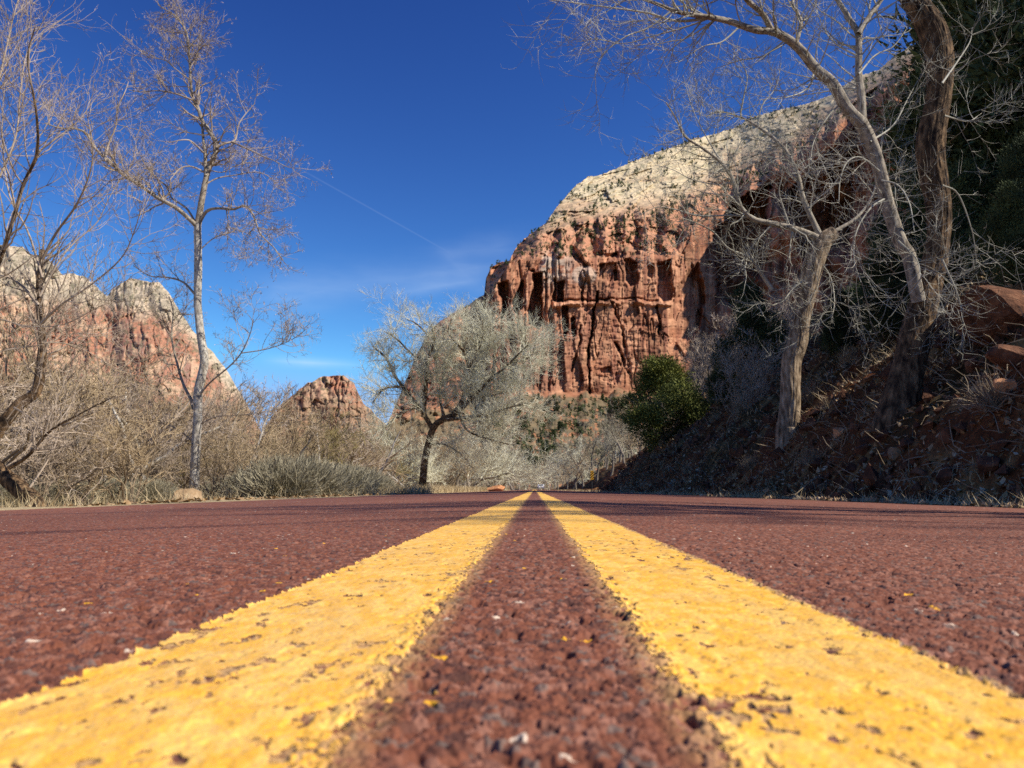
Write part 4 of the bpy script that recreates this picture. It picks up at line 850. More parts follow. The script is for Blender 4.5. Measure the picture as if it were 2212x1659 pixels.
for px, Y, sc in ((-20, 26, 1.5), (60, 34, 1.9), (130, 30, 1.6), (215, 38, 2.0), (290, 32, 1.7), (350, 42, 2.1), (500, 36, 1.6), (560, 44, 1.8), (640, 40, 1.5), (700, 48, 1.5), (470, 52, 2.2), (250, 50, 2.3), (100, 48, 2.3), (10, 44, 2.2), (760, 52, 1.4), (590, 30, 1.2)):
    place(TH[n % 3], at(px, Y), Y, n * 1.7, sc); n += 1
SP = [bare_tree_proto(250 + i, 5.2, M_TWIG_MAUVE if i else M_TWIG_TAN, .40, n3=6, twig=.0085, name='bare_sapling', barkm=M_BARK_GREY, wob=.34, trop=.08) for i in range(2)]
for p in SP: tag(p, 'slender leafless sapling standing in the brown thicket on the left', 'tree', 'slender saplings of the left thicket')
for i, (px, Y, sc, tl) in enumerate(((150, 22, .9, .3), (240, 27, 1.2, -.25), (330, 24, 1.0, .2), (365, 30, 1.4, -.35), (505, 26, 1.0, .3), (560, 33, 1.1, -.1), (612, 29, .8, .45), (655, 36, 1.2, .5), (700, 31, .8, -.3), (745, 38, 1.1, .15), (792, 40, 1.0, -.3), (845, 44, 1.1, .2), (60, 25, 1.2, .2), (200, 34, 1.6, .1), (290, 36, 1.5, -.2), (20, 30, 1.5, -.1), (440, 38, 1.3, .2), (880, 50, 1.0, -.2))):
    place(SP[i % 2], min(at(px, Y), -6.5), Y, i * 2.1, sc, tilt=(0, tl))
for Y, x0, x1, k in ((88, 780, 975, 8), (115, 830, 1015, 8), (155, 880, 1050, 8), (210, 930, 1080, 7)):
    for q in range(k):
        px = x0 + (x1 - x0) * (q + .5) / k + rng.uniform(-8, 8); place(TH[(q * 2 + k) % 3], at(px, Y), Y * rng.uniform(.95, 1.05), rng.uniform(0, 6.28), rng.uniform(1.3, 1.9) * (1 + Y / 300))
# taller pale trees of the left wood
PT = [bare_tree_proto(200 + i, 9.0, m, .42, n3=11, twig=.018, barkm=M_BARK_MID, wob=.4, trop=.07) for i, m in enumerate((M_TWIG_WOOD, M_TWIG_WOOD, M_TWIG_TAN))]
for p in PT: tag(p, 'leafless grey tree in the wood along the far road', 'tree', 'leafless trees of the far wood')
for px, Y, w, sc, rz in ((1068, 85, 2, .75, 1), (1010, 74, 2, .8, 2.1), (985, 80, 0, .9, 3), (850, 76, 0, .95, 4), (790, 84, 1, .8, 5), (760, 96, 2, .8, .3), (1040, 96, 1, .95, 1.4), (1085, 120, 0, .9, 2.2), (955, 105, 0, 1.15, 3.1), (900, 110, 1, 1.2, 4.4),
                         (700, 70, 2, .62, 5.2), (640, 80, 2, .6, .7), (560, 66, 2, .55, 1.9), (470, 60, 2, .6, 2.8), (300, 60, 2, .7, 3.3), (180, 58, 1, .75, 4.1), (60, 62, 2, .8, 5.5), (1100, 150, 2, .85, .2), (1118, 180, 0, .95, 1.1), (1135, 230, 1, 1.1, 2.5),
                         (1128, 300, 2, 1.3, 3.7), (1150, 330, 0, 1.4, 4.9), (1175, 340, 2, 1.3, 1.2), (1200, 300, 1, 1.25, .2), (1215, 250, 2, 1.1, 2.2), (1110, 260, 0, 1.3, 5.9), (1085, 220, 2, 1.1, 3.5), (1160, 360, 2, 1.5, .8), (1140, 380, 0, 1.5, 1.8), (1190, 380, 0, 1.6, 2.7),
                         (1225, 190, 0, 1.15, 3.3), (1200, 150, 1, .95, 4.2), (1260, 140, 0, 1.2, 5.1), (1245, 110, 2, .85, .6), (1290, 120, 0, 1.05, 1.6), (1320, 105, 1, .95, 2.6), (1235, 240, 2, 1.2, 3.6), (1350, 90, 0, .9, 4.6), (1385, 84, 2, .8, 1.3), (1280, 200, 1, 1.5, .9),
                         (1340, 160, 0, 1.4, 2.0), (1400, 130, 1, 1.2, 3.0), (1440, 110, 2, 1.1, 4.0), (1145, 290, 1, 1.5, 1.0), (1165, 300, 0, 1.5, 2.0), (1185, 320, 2, 1.4, 3.0), (1205, 280, 0, 1.4, 4.0),
                         (1225, 260, 1, 1.4, 5.0), (1250, 230, 0, 1.4, .4), (1275, 250, 2, 1.4, 1.4), (1305, 230, 1, 1.5, 2.4), (1330, 210, 0, 1.5, 3.4), (1360, 190, 2, 1.4, 4.4), (1390, 180, 0, 1.5, 5.4), (1105, 200, 0, 1.3, .9), (1120, 240, 2, 1.4, 1.9), (1090, 160, 1, 1.2, 2.9),
                         (1070, 130, 0, 1.2, 3.9), (1135, 330, 0, 1.6, 4.9), (1155, 350, 2, 1.7, 5.9), (1215, 340, 1, 1.7, 2.2), (1240, 320, 2, 1.7, 3.2), (1420, 95, 0, 1.0, 1.1), (1365, 120, 2, 1.1, 2.1), (1310, 140, 1, 1.1, 3.1)):
    if abs(at(px, Y)) < 5.2: Y = 455 + (px * 7) % 60; sc = 2.1
    place(PT[w], at(px, Y), Y, rz, sc)
dup(PT[1], gpoint(9.3, 2.0), 1.0, .95, label='bare tree on the open bank just out of the picture on the right')
GT = bare_tree_proto(260, 9.0, M_TWIG_GREEN, .5, n3=12, twig=.017, barkm=M_BARK_MID, wob=.4, trop=.05, name='cottonwood_tree'); tag(GT, 'smaller pale bare cottonwood in the band of trees around the broad one', 'tree', 'smaller pale cottonwoods left of the road end')
for px, Y, sc in ((795, 70, .85), (868, 69, .78), (938, 72, .8), (1018, 76, .88), (1060, 100, 1.1), (835, 74, .80), (1003, 84, .95), (1052, 92, .95), (1082, 108, 1.05), (893, 82, .75), (965, 92, .85), (1108, 140, 1.1), (1122, 185, 1.25), (790, 88, .7), (1236, 150, .9), (1280, 175, 1.2), (1325, 190, 1.35), (1180, 420, 1.6)):
    place(GT, at(px, Y), Y, px * .37, sc)
# mauve grey thicket behind the junipers on the right
RT = bare_tree_proto(300, 4.5, M_TWIG_MAUVE, .5, stems=7, n3=7.5, twig=.0095, name='bare_shrub', barkm=M_BARK_BROWN, wob=.36, trop=.1)
tag(RT, 'leafless mauve grey shrub on the slope behind the green junipers', 'shrub', 'mauve grey shrubs on the right slope')
for px, Y, sc in ((1480, 58, 1.0), (1530, 50, 1.0), (1570, 46, 1.1), (1610, 42, 1.0), (1640, 36, .9), (1560, 38, .9), (1600, 30, .65), (1620, 26, .62), (1500, 44, .8), (1460, 70, 1.0), (1660, 44, 1.0), (1690, 50, 1.2), (1590, 56, 1.3), (1530, 64, 1.3), (1420, 66, .7), (1580, 25, .5)):
    place(RT, at(px, Y), Y, rng.uniform(0, 6.28), sc)
# junipers
J0 = juniper_proto(407, 4.6, 3.8, M_JUNIPER, 1150, 40, .075); tag(J0, 'rounded sunlit green juniper beside the road on the right', 'juniper tree', 'junipers at the foot of the bank')
place(J0, at(1432, 40), 40, .5, (1.34, 1.34, .95), dz=-.35)
J1 = juniper_proto(401, 5.0, 3.2, M_FOREST, 1100, 42, .07); tag(J1, 'darker upright juniper behind the kinked tree', 'juniper tree', 'junipers at the foot of the bank')
place(J1, at(1640, 30), 30, 1.5, .82, dz=-.3)
place(J1, at(1575, 33), 33, 3.5, .45, label='small dark juniper between the round juniper and the kinked tree')
FT = [juniper_proto(410 + i, 6.5, 4.2, M_FOREST, 1200, 36, .12, cone=.5, name='evergreen_tree') for i in range(3)]
for p in FT: tag(p, 'dark evergreen on the steep wooded slope at the right', 'evergreen tree', 'dark evergreens on the steep slope')
k = 0
for Y, xs_ in ((19, (9.8, 12.2, 15, 18)), (24, (11.2, 13.5, 16.5, 20)), (30, (16.5, 19, 23)), (37, (26, 29)), (58, (34, 40)), (75, (42, 52)), (95, (26, 36, 48, 62)), (125, (28, 40, 55, 72)), (160, (30, 45, 62, 85))):
    for x in xs_:
        x += rng.uniform(-.8, .8); yy = Y + rng.uniform(-1.5, 1.5); px = 1155 + 1805 * x / yy; rz = rng.uniform(0, 6.28); sc = rng.uniform(.8, 1.25) * (1 + Y * .004)
        top = ip(px - 1805 * 1.1 * sc / yy, [(1450, 1000), (1550, 800), (1650, 680), (1750, 560), (1850, 470), (1950, 380), (2040, 280), (2075, 150), (2110, 0), (2200, -300), (2400, -900)])
        room = (1057 - top) / 1805 * yy - float(gz(x, yy)); sc = min(sc, room / 6.5); k += 1
        if sc > .28: place(FT[k % 3], x, yy, rz, sc)
for x, yy, sc in ((11.6, 18.6, 1.1), (12.2, 19.5, 1.4), (13.0, 21.6, 1.1), (13.4, 22, 1.4), (12.0, 22.8, .45), (14.5, 19, 1.4), (16.5, 18.5, 1.5), (15.5, 22, 1.4), (17.5, 24, 1.5), (14.4, 25.5, 1.0), (17, 28, 1.2)):
    place(FT[k % 3], x, yy, k * 1.3, sc); k += 1
for x, yy, sc in ((7.6, 13.2, .34), (8.6, 14.2, .42), (9.0, 12.4, .36), (7.9, 18.4, .40), (9.8, 13.4, .5), (8.8, 20.2, .5), (9.6, 22, .55), (7.9, 21.5, .33)):
    place(J1, x, yy, k * 1.7, sc, label='low dark juniper bush high on the right bank')['group'] = 'low junipers on the bank'; k += 1
# trees at the foot of the cliff, standing on its apron
def on_talus(px, py):
    X, Y, D, r, cap, md, tal, wall, P = CL; j = int(np.argmin(np.abs(X[0] - px))); i = int(np.argmin(np.abs(Y[:, j] - py))); return P[i, j]
k = 0
for px in np.arange(1060, 1640, 17):
    for py in (1010, 985, 955, 925, 895, 872):
        q = on_talus(px + rng.uniform(-8, 8), py + rng.uniform(-12, 12)); w = FT[k % 3] if rng.random() < (.28 if py < 990 else .12) else PT[k % 2]
        dup(w, tuple(q - [0, 0, .6]), rng.uniform(0, 6.28), rng.uniform(.7, 1.25) * (1.0 if w in FT else 1.1), label='distant tree on the apron below the red cliff')['group'] = 'distant trees below the cliff'; k += 1

# ------------------------------------------------------------------ sagebrush, grass, litter
SG = []
for i in range(2):
    r2 = np.random.default_rng(500 + i); n = 2600
    th = r2.uniform(0, 6.28, n); el = np.arcsin(r2.uniform(.05, 1, n)); d = np.stack([np.cos(th) * np.cos(el), np.sin(th) * np.cos(el), np.sin(el)], 1)
    P = np.zeros((n, 5, 3)); b = r2.normal(size=(n, 3)) * [.12, .12, .0]; P[:, 0] = b; L = r2.uniform(.4, .75, n)
    for q in range(1, 5): d = unit(d + r2.normal(size=(n, 3)) * .16 + [0, 0, .06]); P[:, q] = P[:, q - 1] + d * (L / 4)[:, None]
    P2, R2 = grow(P, np.full((n, 5), .004), r2, n=3, t=(.4, 1), ang=(15, 45), lf=(.2, .45), N=3, trop=.1, rr=.9, rmin=.004)
    t = tag(empty('sagebrush', (0, 0, -50)), 'grey green sagebrush clump at the left verge', 'sagebrush', 'sagebrush clumps along the left verge')
    V, F = tubes(P, np.full((n, 5), .005), 3); mk('stem', V, F, M_SAGE, t); V, F = tubes(P2, R2, 3); mk('foliage', V, F, M_SAGE, t); SG.append(t)
k = 0
for px, Y, sc in ((520, 24, 1.1), (560, 23, 1.4), (600, 22, 1.7), (645, 23, 1.8), (690, 25, 1.6), (730, 26, 1.6), (770, 28, 1.5), (810, 31, 1.2), (585, 27, 1.7), (660, 28, 1.8), (745, 32, 1.8), (480, 28, 1.2), (300, 22, .9), (330, 20, .9), (240, 22, .9), (150, 20, .9), (180, 24, 1.1), (270, 27, 1.2), (60, 18, .8), (20, 17, .8),
                  (350, 30, 1.3), (100, 30, 1.2)):
    place(SG[k % 2], at(px, Y), Y, rng.uniform(0, 6.28), sc); k += 1
for px, Y, sc in ((-60, 17, 1.5), (40, 20, 1.25), (-20, 24, 1.7), (150, 27, 1.35), (260, 30, 1.4)):
    place(TH[n % 3], min(at(px, Y), -6.8), Y, n * 2.3, sc); n += 1
# pale brush tufts on the right bank
BT = []
for i in range(2):
    r2 = np.random.default_rng(520 + i); n = 260; th = r2.uniform(0, 6.28, n); el = r2.uniform(.5, 1.5, n); d = np.stack([np.cos(th) * np.cos(el), np.sin(th) * np.cos(el), np.sin(el)], 1); P = np.zeros((n, 6, 3)); P[:, 0] = r2.normal(size=(n, 3)) * [.05, .05, 0]
    L = r2.uniform(.25, .6, n)
    for q in range(1, 6): d = unit(d + r2.normal(size=(n, 3)) * .1 + [0, 0, -.12 * (i == 1)]); P[:, q] = P[:, q - 1] + d * (L / 5)[:, None]
    t = tag(empty('grass_tuft', (0, 0, -50)), 'dry pale tuft growing on the shaded right bank', 'grass tuft', 'dry tufts on the right bank')
    V, F = tubes(P, np.full((n, 6), .0026), 3); mk('blades', V, F, M_STICK, t); BT.append(t)
k = 0
for px, Y, lat in ((1345, 18, 4.6), (0, 11, 5.3), (0, 9.0, 4.9), (0, 13, 6.8), (0, 15, 7.5), (0, 12, 4.9), (0, 16, 5.6), (0, 8, 6.2), (0, 19, 7.2), (0, 21, 5.2), (0, 24, 5.9), (0, 26, 4.7), (0, 10.5, 7.4), (0, 14, 4.6), (0, 18, 6.0), (0, 23, 8.0), (0, 29, 6.2), (0, 33, 5.0),
                   (0, 8.5, 7.6), (0, 9.6, 6.3), (0, 17, 8.6), (0, 20, 6.6), (0, 12.4, 8.2), (0, 30, 4.7), (0, 38, 5.4), (0, 44, 4.8)):
    k += 1
    if k % 2 or lat < 5: place(BT[(k // 2) % 2], lat, Y, rng.uniform(0, 6.28), rng.uniform(.45, .9))
def blades(n, xs, ys, h, w, seed, name, label, mat, dens=None, lean=.35):
    r2 = np.random.default_rng(seed); x = r2.uniform(*xs, n); y = ys[0] * (ys[1] / ys[0]) ** r2.uniform(0, 1, n)
    if dens is not None: m = r2.random(n) < dens(x, y); x, y = x[m], y[m]; n = len(x)
    z = gz(x, y); b = np.stack([x, y, z - .01], 1); hh = r2.uniform(.4, 1.2, n) * h; d = np.stack([r2.normal(size=n) * lean, r2.normal(size=n) * lean, np.ones(n)], 1)
    th = r2.uniform(0, 3.14, n); sc = w * (1 + y / 25); o = np.stack([np.cos(th) * sc, np.sin(th) * sc, 0 * th], 1); mid = b + d * hh[:, None] * .55; tipp = b + d * hh[:, None] + np.stack([r2.normal(size=n), r2.normal(size=n), 0 * x], 1) * hh[:, None] * .25
    V = np.stack([b - o, b + o, mid + o * .7, mid - o * .7, tipp], 1).reshape(-1, 3); i = np.arange(n) * 5
    tag(mk(name, V, [np.stack([i, i + 1, i + 2, i + 3], 1), np.stack([i + 3, i + 2, i + 4], 1)], mat), label, 'grass', kind='stuff')
blades(90000, (-26, -3.75), (7, 130), .34, .003, 601, 'dry_grass', 'dry straw coloured grass along the left verge', M_GRASS, lambda x, y: (.10 + .9 * sstep(.40, .62, fbm2(x * .4, y * .25, 3, 611))) * np.where(y < 34, .35, 1) * np.where(x > -4.6, sstep(16, 40, y) * .9 + .08, 1))
blades(34000, (-8.5, -3.75), (27, 120), .36, .0035, 604, 'dry_grass', 'bright straw grass strip along the far left road edge', M_GRASS, None)
blades(14000, (3.9, 10), (6, 70), .20, .003, 602, 'dry_grass', 'thin dry grass scattered over the shaded right bank', M_GRASS, lambda x, y: .75 * sstep(.5, .68, fbm2(x * .8, y * .6, 3, 612)), .8)
blades(6000, (3.62, 4.5), (6, 140), .14, .003, 603, 'dry_grass', 'thin dry grass on the right verge', M_GRASS, lambda x, y: .25 + .75 * sstep(.45, .6, fbm2(x * 2, y * .5, 2, 613)), .5)
def litter(n, seed, name, label, mat, xs=(3.65, 13), ys=(5.5, 60), size=.035, dens=None):
    r2 = np.random.default_rng(seed); x = r2.uniform(*xs, n); y = ys[0] * (ys[1] / ys[0]) ** r2.uniform(0, 1, n)
    if dens is not None: m = r2.random(n) < dens(x, y); x, y = x[m], y[m]; n = len(x)
    c = np.stack([x, y, gz(x, y) + .012], 1); a = unit(r2.normal(size=(n, 3)) * [1, 1, .5]); b = unit(np.cross(a, r2.normal(size=(n, 3)) * .4 + [0, 0, 1])); s = size * r2.uniform(.5, 1.5, (n, 1)) * (1 + y / 40)[:, None]
    V = np.stack([c - a * s, c - b * s * .6, c + a * s + [0, 0, .01], c + b * s * .6], 1).reshape(-1, 3)
    tag(mk(name, V, np.arange(len(V)).reshape(-1, 4), mat), label, 'leaf litter', kind='stuff')
litter(22000, 621, 'leaf_litter', 'bleached fallen leaves strewn over the right bank', M_PALE_LEAF, dens=lambda x, y: .08 + .9 * sstep(.52, .68, fbm2(x * .6, y * .4, 3, 631)) + .8 * (x < 4.6))
litter(22000, 622, 'leaf_litter', 'brown fallen leaves strewn over the right bank', M_LEAF)
litter(14000, 623, 'leaf_litter', 'brown fallen leaves under the left thicket', M_LEAF, xs=(-22, -3.9), ys=(8, 60))

# ------------------------------------------------------------------ rocks
def rock(name, seed, size, mat, label, cat_, loc, rz=0, sub=4, flat=.8, group=None):
    import bmesh
    bm = bmesh.new(); bmesh.ops.create_icosphere(bm, subdivisions=sub, radius=1); r2 = np.random.default_rng(seed)
    V = np.array([v.co[:] for v in bm.verts]); F = np.array([[v.index for v in f.verts] for f in bm.faces]); bm.free()
    pl = unit(r2.normal(size=(16, 3))); off = r2.uniform(.42, .8, 16)           # facets
    for p, o_ in zip(pl, off): d = V @ p; V = V - np.clip(d - o_, 0, None)[:, None] * p * .99
    nz = fbm3(V[:, 0] * 2 + seed, V[:, 1] * 2, V[:, 2] * 2, 4, seed) - .5; V = V * (1 + .12 * nz)[:, None]
    f2 = fbm3(V[:, 0] * 9 + seed, V[:, 1] * 9, V[:, 2] * 14, 2, seed + 3) - .5; V = V * (1 + .06 * f2)[:, None]
    V = V * np.asarray(size) * .55 * [1, 1, 1]; V[:, 2] *= flat / .8
    o = mk(name, V, F, mat, smooth=False); o.location = loc; o.rotation_euler = (0, 0, rz); return tag(o, label, cat_, group)
def on_bank(px, py, Ys=np.arange(5.5, 60, .04)):
    """where the line of sight through (px, py) meets the bank"""
    q = campos(np.full(len(Ys), px), np.full(len(Ys), py), Ys); b = gz(q[:, 0], q[:, 1]) - q[:, 2]; i = int(np.argmax(b > 0)); return q[i] if b[i] > 0 else None
q = campos(405, 1074, 20.0); rock('boulder', 701, (1.05, .8, .95), M_STONE_TAN, 'tan boulder at the foot of the pale crooked tree', 'boulder', (q[0], q[1], gz(q[0], q[1]) + .06), .3, 5)
q = campos(1072, 1056, 60.0); rock('boulder', 702, (1.7, 1.2, .8), M_STONE_ORANGE, 'low orange boulder beside a thin pale trunk near the road end', 'boulder', (q[0], q[1], gz(q[0], q[1]) + .1), 0, 4)
q = campos(878, 1052, 48.0); rock('boulder', 703, (.5, .5, .8), M_STONE_ORANGE, 'small upright orange rock in the pale grass left of the road', 'boulder', (q[0], q[1], gz(q[0], q[1]) + .15), 0, 4)
q = campos(822, 1060, 38.0); rock('boulder', 704, (1.1, .8, .4), M_STONE_ORANGE, 'low flat orange rock in the sunlit straw grass by the sagebrush', 'boulder', (q[0], q[1], gz(q[0], q[1]) + .05), 0, 4)
SPEC = [((1815, 937), .26, M_STONE_ORANGE, 'bright orange rock lit by the sun amid the dark bank'), ((2175, 705), 1.5, M_STONE, 'huge shaded slab of rock high on the bank at the right edge'), ((2195, 790), .5, M_STONE, 'red rock just below the huge shaded slab'),
        ((2180, 850), .35, M_STONE_ORANGE, 'orange rock on the leafy step near the right edge'), ((1935, 985), .34, M_STONE_TAN, 'blocky tan rock half buried in the dark bank'), ((1870, 975), .25, M_STONE, 'small red rock left of the blocky tan rock'),
        ((2140, 1015), .34, M_STONE, 'rounded red rock low on the bank near the right edge'), ((1590, 985), .45, M_STONE, 'dark red rock jutting from the bank below the round juniper'), ((2105, 800), .34, M_STONE, 'red rock beside the big trunk on its right'), ((1545, 975), .35, M_STONE_TAN, 'pale rock in the sunlit strip below the round juniper'),
        ((1660, 1062), .2, M_STONE_ORANGE, 'small orange rock on the right road edge'), ((1780, 1060), .22, M_STONE_TAN, 'small tan rock on the right road edge'), ((1765, 1010), .3, M_STONE, 'red rock low on the bank below the kinked tree'), ((2050, 950), .25, M_STONE, 'red rock in mid bank between big trunk and right edge')]
for i, ((px, py), s, m, lab) in enumerate(SPEC):
    m = {M_STONE: M_STONE_SHADE, M_STONE_TAN: M_STONE_TAN_SHADE}.get(m, m)  # bank rocks take the darker copies that carry painted shade
    b = on_bank(px, py)
    if b is None: continue
    rock('rock', 720 + i, (s * 1.15, s, s * .85), m, lab, 'rock', (b[0], b[1], b[2] + s * .12), i * 1.3)
r3 = np.random.default_rng(77); src = []
for i in range(70):
    y = 7 * (45 / 7) ** r3.random(); x = r3.uniform(4.4, 10.5) if i > 18 else r3.uniform(3.8, 4.6); s = r3.uniform(.08, .28) * (1 if i > 18 else .5)
    if i < 5: o = rock('rock', 760 + i, (1.1, 1, .8), M_STONE_SHADE, None, None, (0, 0, 0), 0, 3); src.append(o)
    else: o = src[i % 5].copy(); COL.objects.link(o)
    o.location = gpoint(x, y, s * .1); o.scale = (s, s, s * r3.uniform(.7, 1.1)); o.rotation_euler = (r3.uniform(-.4, .4), r3.uniform(-.4, .4), r3.uniform(0, 6.28)); tag(o, 'reddish rock among leaf litter on the shaded right bank', 'rock', 'loose rocks on the right bank')
# gravel along the right road edge
def gravel():
    r2 = np.random.default_rng(88); n = 5200; x = EDGE + .04 + np.abs(r2.normal(size=n)) * .28; y = 5 * (60 / 5) ** r2.random(n)
    m = r2.random(n) < .25 + .75 * sstep(.4, .6, fbm2(x, y * .8, 2, 641)); x, y = x[m], y[m]; n = len(x)
    oc = np.array([(1, 0, 0), (-1, 0, 0), (0, 1, 0), (0, -1, 0), (0, 0, 1), (0, 0, -1)], float); fa = np.array([(0, 2, 4), (2, 1, 4), (1, 3, 4), (3, 0, 4), (2, 0, 5), (1, 2, 5), (3, 1, 5), (0, 3, 5)])
    s = r2.uniform(.008, .04, (n, 1, 1)); V = oc[None] * s * r2.uniform(.6, 1.2, (n, 6, 1)) + r2.normal(size=(n, 6, 3)) * s * .15 + np.stack([x, y, gz(x, y) + s[:, 0, 0] * .4], 1)[:, None]
    tag(mk('gravel', V.reshape(-1, 3), (fa[None] + np.arange(n)[:, None, None] * 6).reshape(-1, 3), M_STONE_TAN), 'pale loose gravel along the right road edge', 'gravel', kind='stuff')
gravel()
def rubble():
    r2 = np.random.default_rng(89); n = 9000; x = r2.uniform(3.9, 12.5, n); y = 6 * (60 / 6) ** r2.random(n); m = r2.random(n) < .15 + .85 * sstep(.42, .6, fbm2(x * .7, y * .6, 3, 651)); x, y = x[m], y[m]; n = len(x)
    oc = np.array([(1, 0, 0), (-1, 0, 0), (0, 1, 0), (0, -1, 0), (0, 0, 1), (0, 0, -1)], float); fa = np.array([(0, 2, 4), (2, 1, 4), (1, 3, 4), (3, 0, 4), (2, 0, 5), (1, 2, 5), (3, 1, 5), (0, 3, 5)])
    s = (.02 + .11 * r2.random((n, 1, 1)) ** 3) * (1 + y[:, None, None] / 60); V = oc[None] * s * r2.uniform(.5, 1.3, (n, 6, 1)) + r2.normal(size=(n, 6, 3)) * s * .25 + np.stack([x, y, gz(x, y) + s[:, 0, 0] * .25], 1)[:, None]
    tag(mk('rubble', V.reshape(-1, 3), (fa[None] + np.arange(n)[:, None, None] * 6).reshape(-1, 3), M_STONE_SHADE), 'broken dark red rubble strewn over the right bank', 'rubble', kind='stuff')
    n = 5200; x = r2.uniform(3.9, 13, n); y = 6 * (50 / 6) ** r2.random(n); P = np.zeros((n, 4, 3)); P[:, 0] = np.stack([x, y, gz(x, y) + .01], 1); d = unit(r2.normal(size=(n, 3)) * [1, 1, .35] + [0, 0, .35]); L = r2.uniform(.12, .55, n)
    for q in range(1, 4): d = unit(d + r2.normal(size=(n, 3)) * .3); P[:, q] = P[:, q - 1] + d * (L / 3)[:, None]
    R = np.broadcast_to(np.array([.005, .004, .003, .002]), (n, 4)) * (1 + y[:, None] / 30); V, F = tubes(P, R, 3)
    tag(mk('dead_twigs', V, F, M_STICK), 'dead twigs and undergrowth littering the shaded right bank', 'undergrowth', kind='stuff')
rubble()
# fallen sticks on the bank
r4 = np.random.default_rng(91)
for i in range(16):
    y = 7.5 * (24 / 7.5) ** r4.random(); x = r4.uniform(4.3, 8.5); L = r4.uniform(.3, 1.1); a = r4.uniform(0, 6.28); b = np.array(gpoint(x, y, .03)); e = np.array(gpoint(x + L * math.cos(a), y + L * math.sin(a), r4.uniform(.03, .35)))
    P0 = resample(np.array([b, (b + e) / 2 + r4.normal(size=3) * .06, e]), 8)[None]; R0 = np.linspace(.013, .004, 8)[None]; P1, R1 = grow(P0, R0, r4, n=6, t=(.3, 1), ang=(25, 60), absL=.3, lf=(.4, 1), N=5, wob=.3, rr=.5, rmin=.002)
    V, F = cat([tubes(P0, R0, 6), tubes(P1, R1, 4)]); o = mk('fallen_branch', V - b, F, M_STICK); o.location = b; tag(o, 'bleached fallen branch lying on the shaded right bank', 'fallen branch', 'fallen branches on the right bank')

# ------------------------------------------------------------------ striped object marker beside the road
def marker():
    Y = 84.0; c = campos(1279, 1027, Y); t = tag(empty('road_marker', (c[0], c[1], gz(c[0], c[1]))), 'yellow and black diagonally striped road marker on a post', 'road sign'); z0 = c[2] - gz(c[0], c[1]); w, h = .17, .47
    V, F = boxV(-.035, .035, -.02, .02, -.4, z0 + h * .6); mk('post', V, F, m_flat('dark_post_metal', (.06, .055, .05), .6), t)
    V, F = boxV(-w, w, -.036, -.024, z0 - h, z0 + h); mk('panel', V, F, m_flat('yellow_sign_face', (.80, .42, .03), .5), t)
    parts = []
    for k in range(-4, 6):                                        # stripes clipped to the panel
        a = k * .26 - .06; pts = []
        poly = [(-w, a), (w, a + 2 * w), (w, a + 2 * w + .13), (-w, a + .13)]
        poly = [(x, min(max(z, -h), h)) for x, z in poly]
        if max(z for _, z in poly) - min(z for _, z in poly) < .02: continue
        V = np.array([(x, yy, z + z0) for yy in (-.040, -.037) for x, z in poly]); parts.append((V, np.array([(0, 1, 2, 3), (7, 6, 5, 4), (0, 4, 5, 1), (1, 5, 6, 2), (2, 6, 7, 3), (3, 7, 4, 0)])))
    V, F = cat(parts); mk('stripes', V, F, m_flat('black_sign_stripes', (.015, .014, .013), .5), t)
marker()

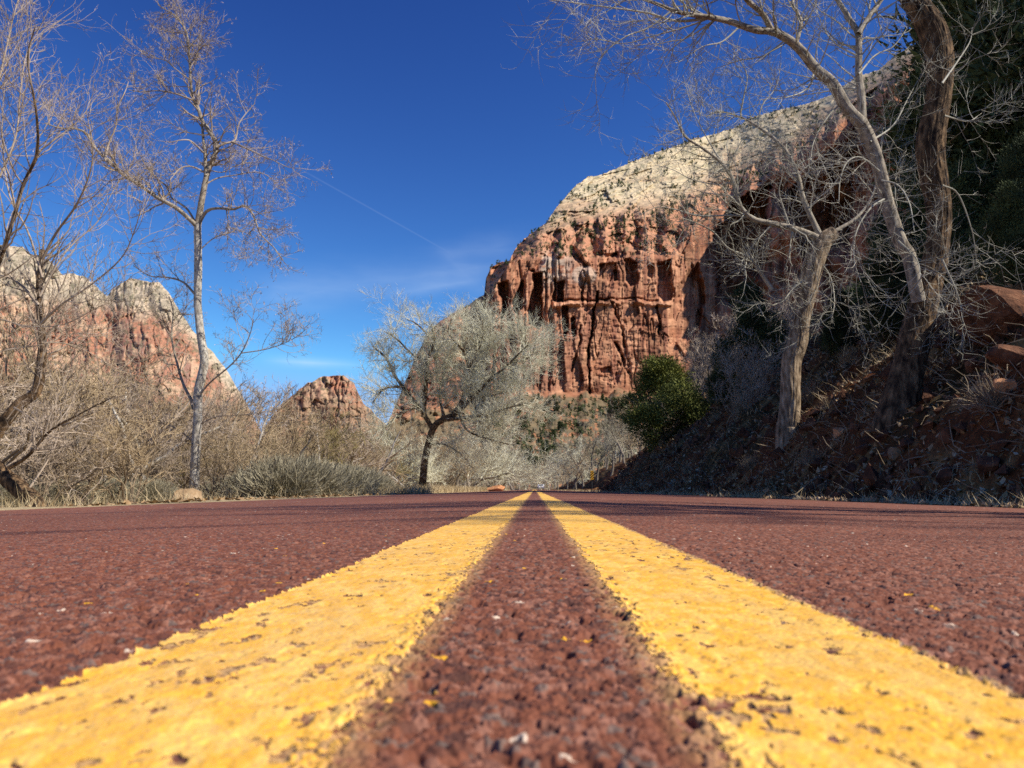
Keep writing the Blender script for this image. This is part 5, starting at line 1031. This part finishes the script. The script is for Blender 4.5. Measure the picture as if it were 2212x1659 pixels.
# ------------------------------------------------------------------ white car far down the road
def car():
    Y = 235.0; x = 1.75; t = tag(empty('car', (x, Y, float(gz(x, Y)))), 'tiny white car far away in the right lane', 'car')
    prof = [(-2.2, .35), (-2.25, .75), (-2.15, 1.0), (-1.85, 1.42), (-1.2, 1.52), (.1, 1.5), (.95, 1.02), (2.0, .86), (2.2, .6), (2.15, .35)]   # along +y, rear toward us
    def slab(pf, w, inset=.0, zc=1.0):
        n = len(pf); V = []
        for s in (-1, -.86, .86, 1):
            for y, z in pf: V.append((s * w * (1 - .16 * max(0, z - .9)), y * (1 if abs(s) < 1 else .985), z - (.03 if abs(s) == 1 else 0)))
        F = [(a * n + i, a * n + (i + 1) % n, (a + 1) * n + (i + 1) % n, (a + 1) * n + i) for a in range(3) for i in range(n)]
        me = mk('body', np.array(V), [np.array(F)], m_flat('white_car_paint', (.78, .79, .80), .25), t, False)
        import bmesh
        bm = bmesh.new(); bm.from_mesh(me.data); bm.verts.ensure_lookup_table(); bm.faces.new([bm.verts[i] for i in range(n)]); bm.faces.new([bm.verts[3 * n + i] for i in range(n)][::-1]); bmesh.ops.recalc_face_normals(bm, faces=bm.faces); bm.to_mesh(me.data); bm.free()
    slab(prof, .9)
    glass = m_flat('dark_car_glass', (.03, .04, .055), .1)
    V = np.array([(-.62, -2.07, 1.16), (.62, -2.07, 1.16), (.58, -1.88, 1.42), (-.58, -1.88, 1.42), (-.62, -2.10, 1.15), (.62, -2.10, 1.15), (.58, -1.91, 1.43), (-.58, -1.91, 1.43)]); F = np.array([(0, 3, 2, 1), (4, 5, 6, 7), (0, 1, 5, 4), (1, 2, 6, 5), (2, 3, 7, 6), (3, 0, 4, 7)]); mk('rear_window', V, F, glass, t)
    for s in (-1, 1):
        V = np.array([(s * .84, -1.7, 1.04), (s * .84, .8, 1.04), (s * .81, .1, 1.40), (s * .81, -1.4, 1.42)]); V2 = V + [s * .03, 0, 0]; mk('side_window', np.concatenate([V, V2]), np.array([(0, 1, 2, 3), (4, 5, 6, 7), (0, 1, 5, 4), (2, 3, 7, 6), (1, 2, 6, 5), (3, 0, 4, 7)]), glass, t)
        V, F = boxV(s * .74 - .12, s * .74 + .12, -2.285, -2.2, .78, .95); mk('tail_light', V, F, m_flat('red_lens', (.4, .02, .02), .3), t)
    for sx in (-1, 1):
        for y in (-1.35, 1.35):
            a = np.arange(20) / 20 * 6.283; ring = [np.stack([np.full(20, sx * xx), y + rr * np.cos(a), .33 + rr * np.sin(a)], 1) for xx, rr in ((.68, .3), (.68, .33), (.88, .33), (.89, .28), (.87, .02))]; V = np.concatenate(ring); n = 20
            F = np.array([(r * n + i, r * n + (i + 1) % n, (r + 1) * n + (i + 1) % n, (r + 1) * n + i) for r in range(4) for i in range(n)]); mk('wheel', V, F, m_flat('tyre_rubber', (.03, .03, .03), .8), t)
    V, F = boxV(-.86, .86, -2.32, -2.2, .36, .6); mk('bumper', V, F, m_flat('grey_bumper', (.25, .25, .26), .5), t)
car()
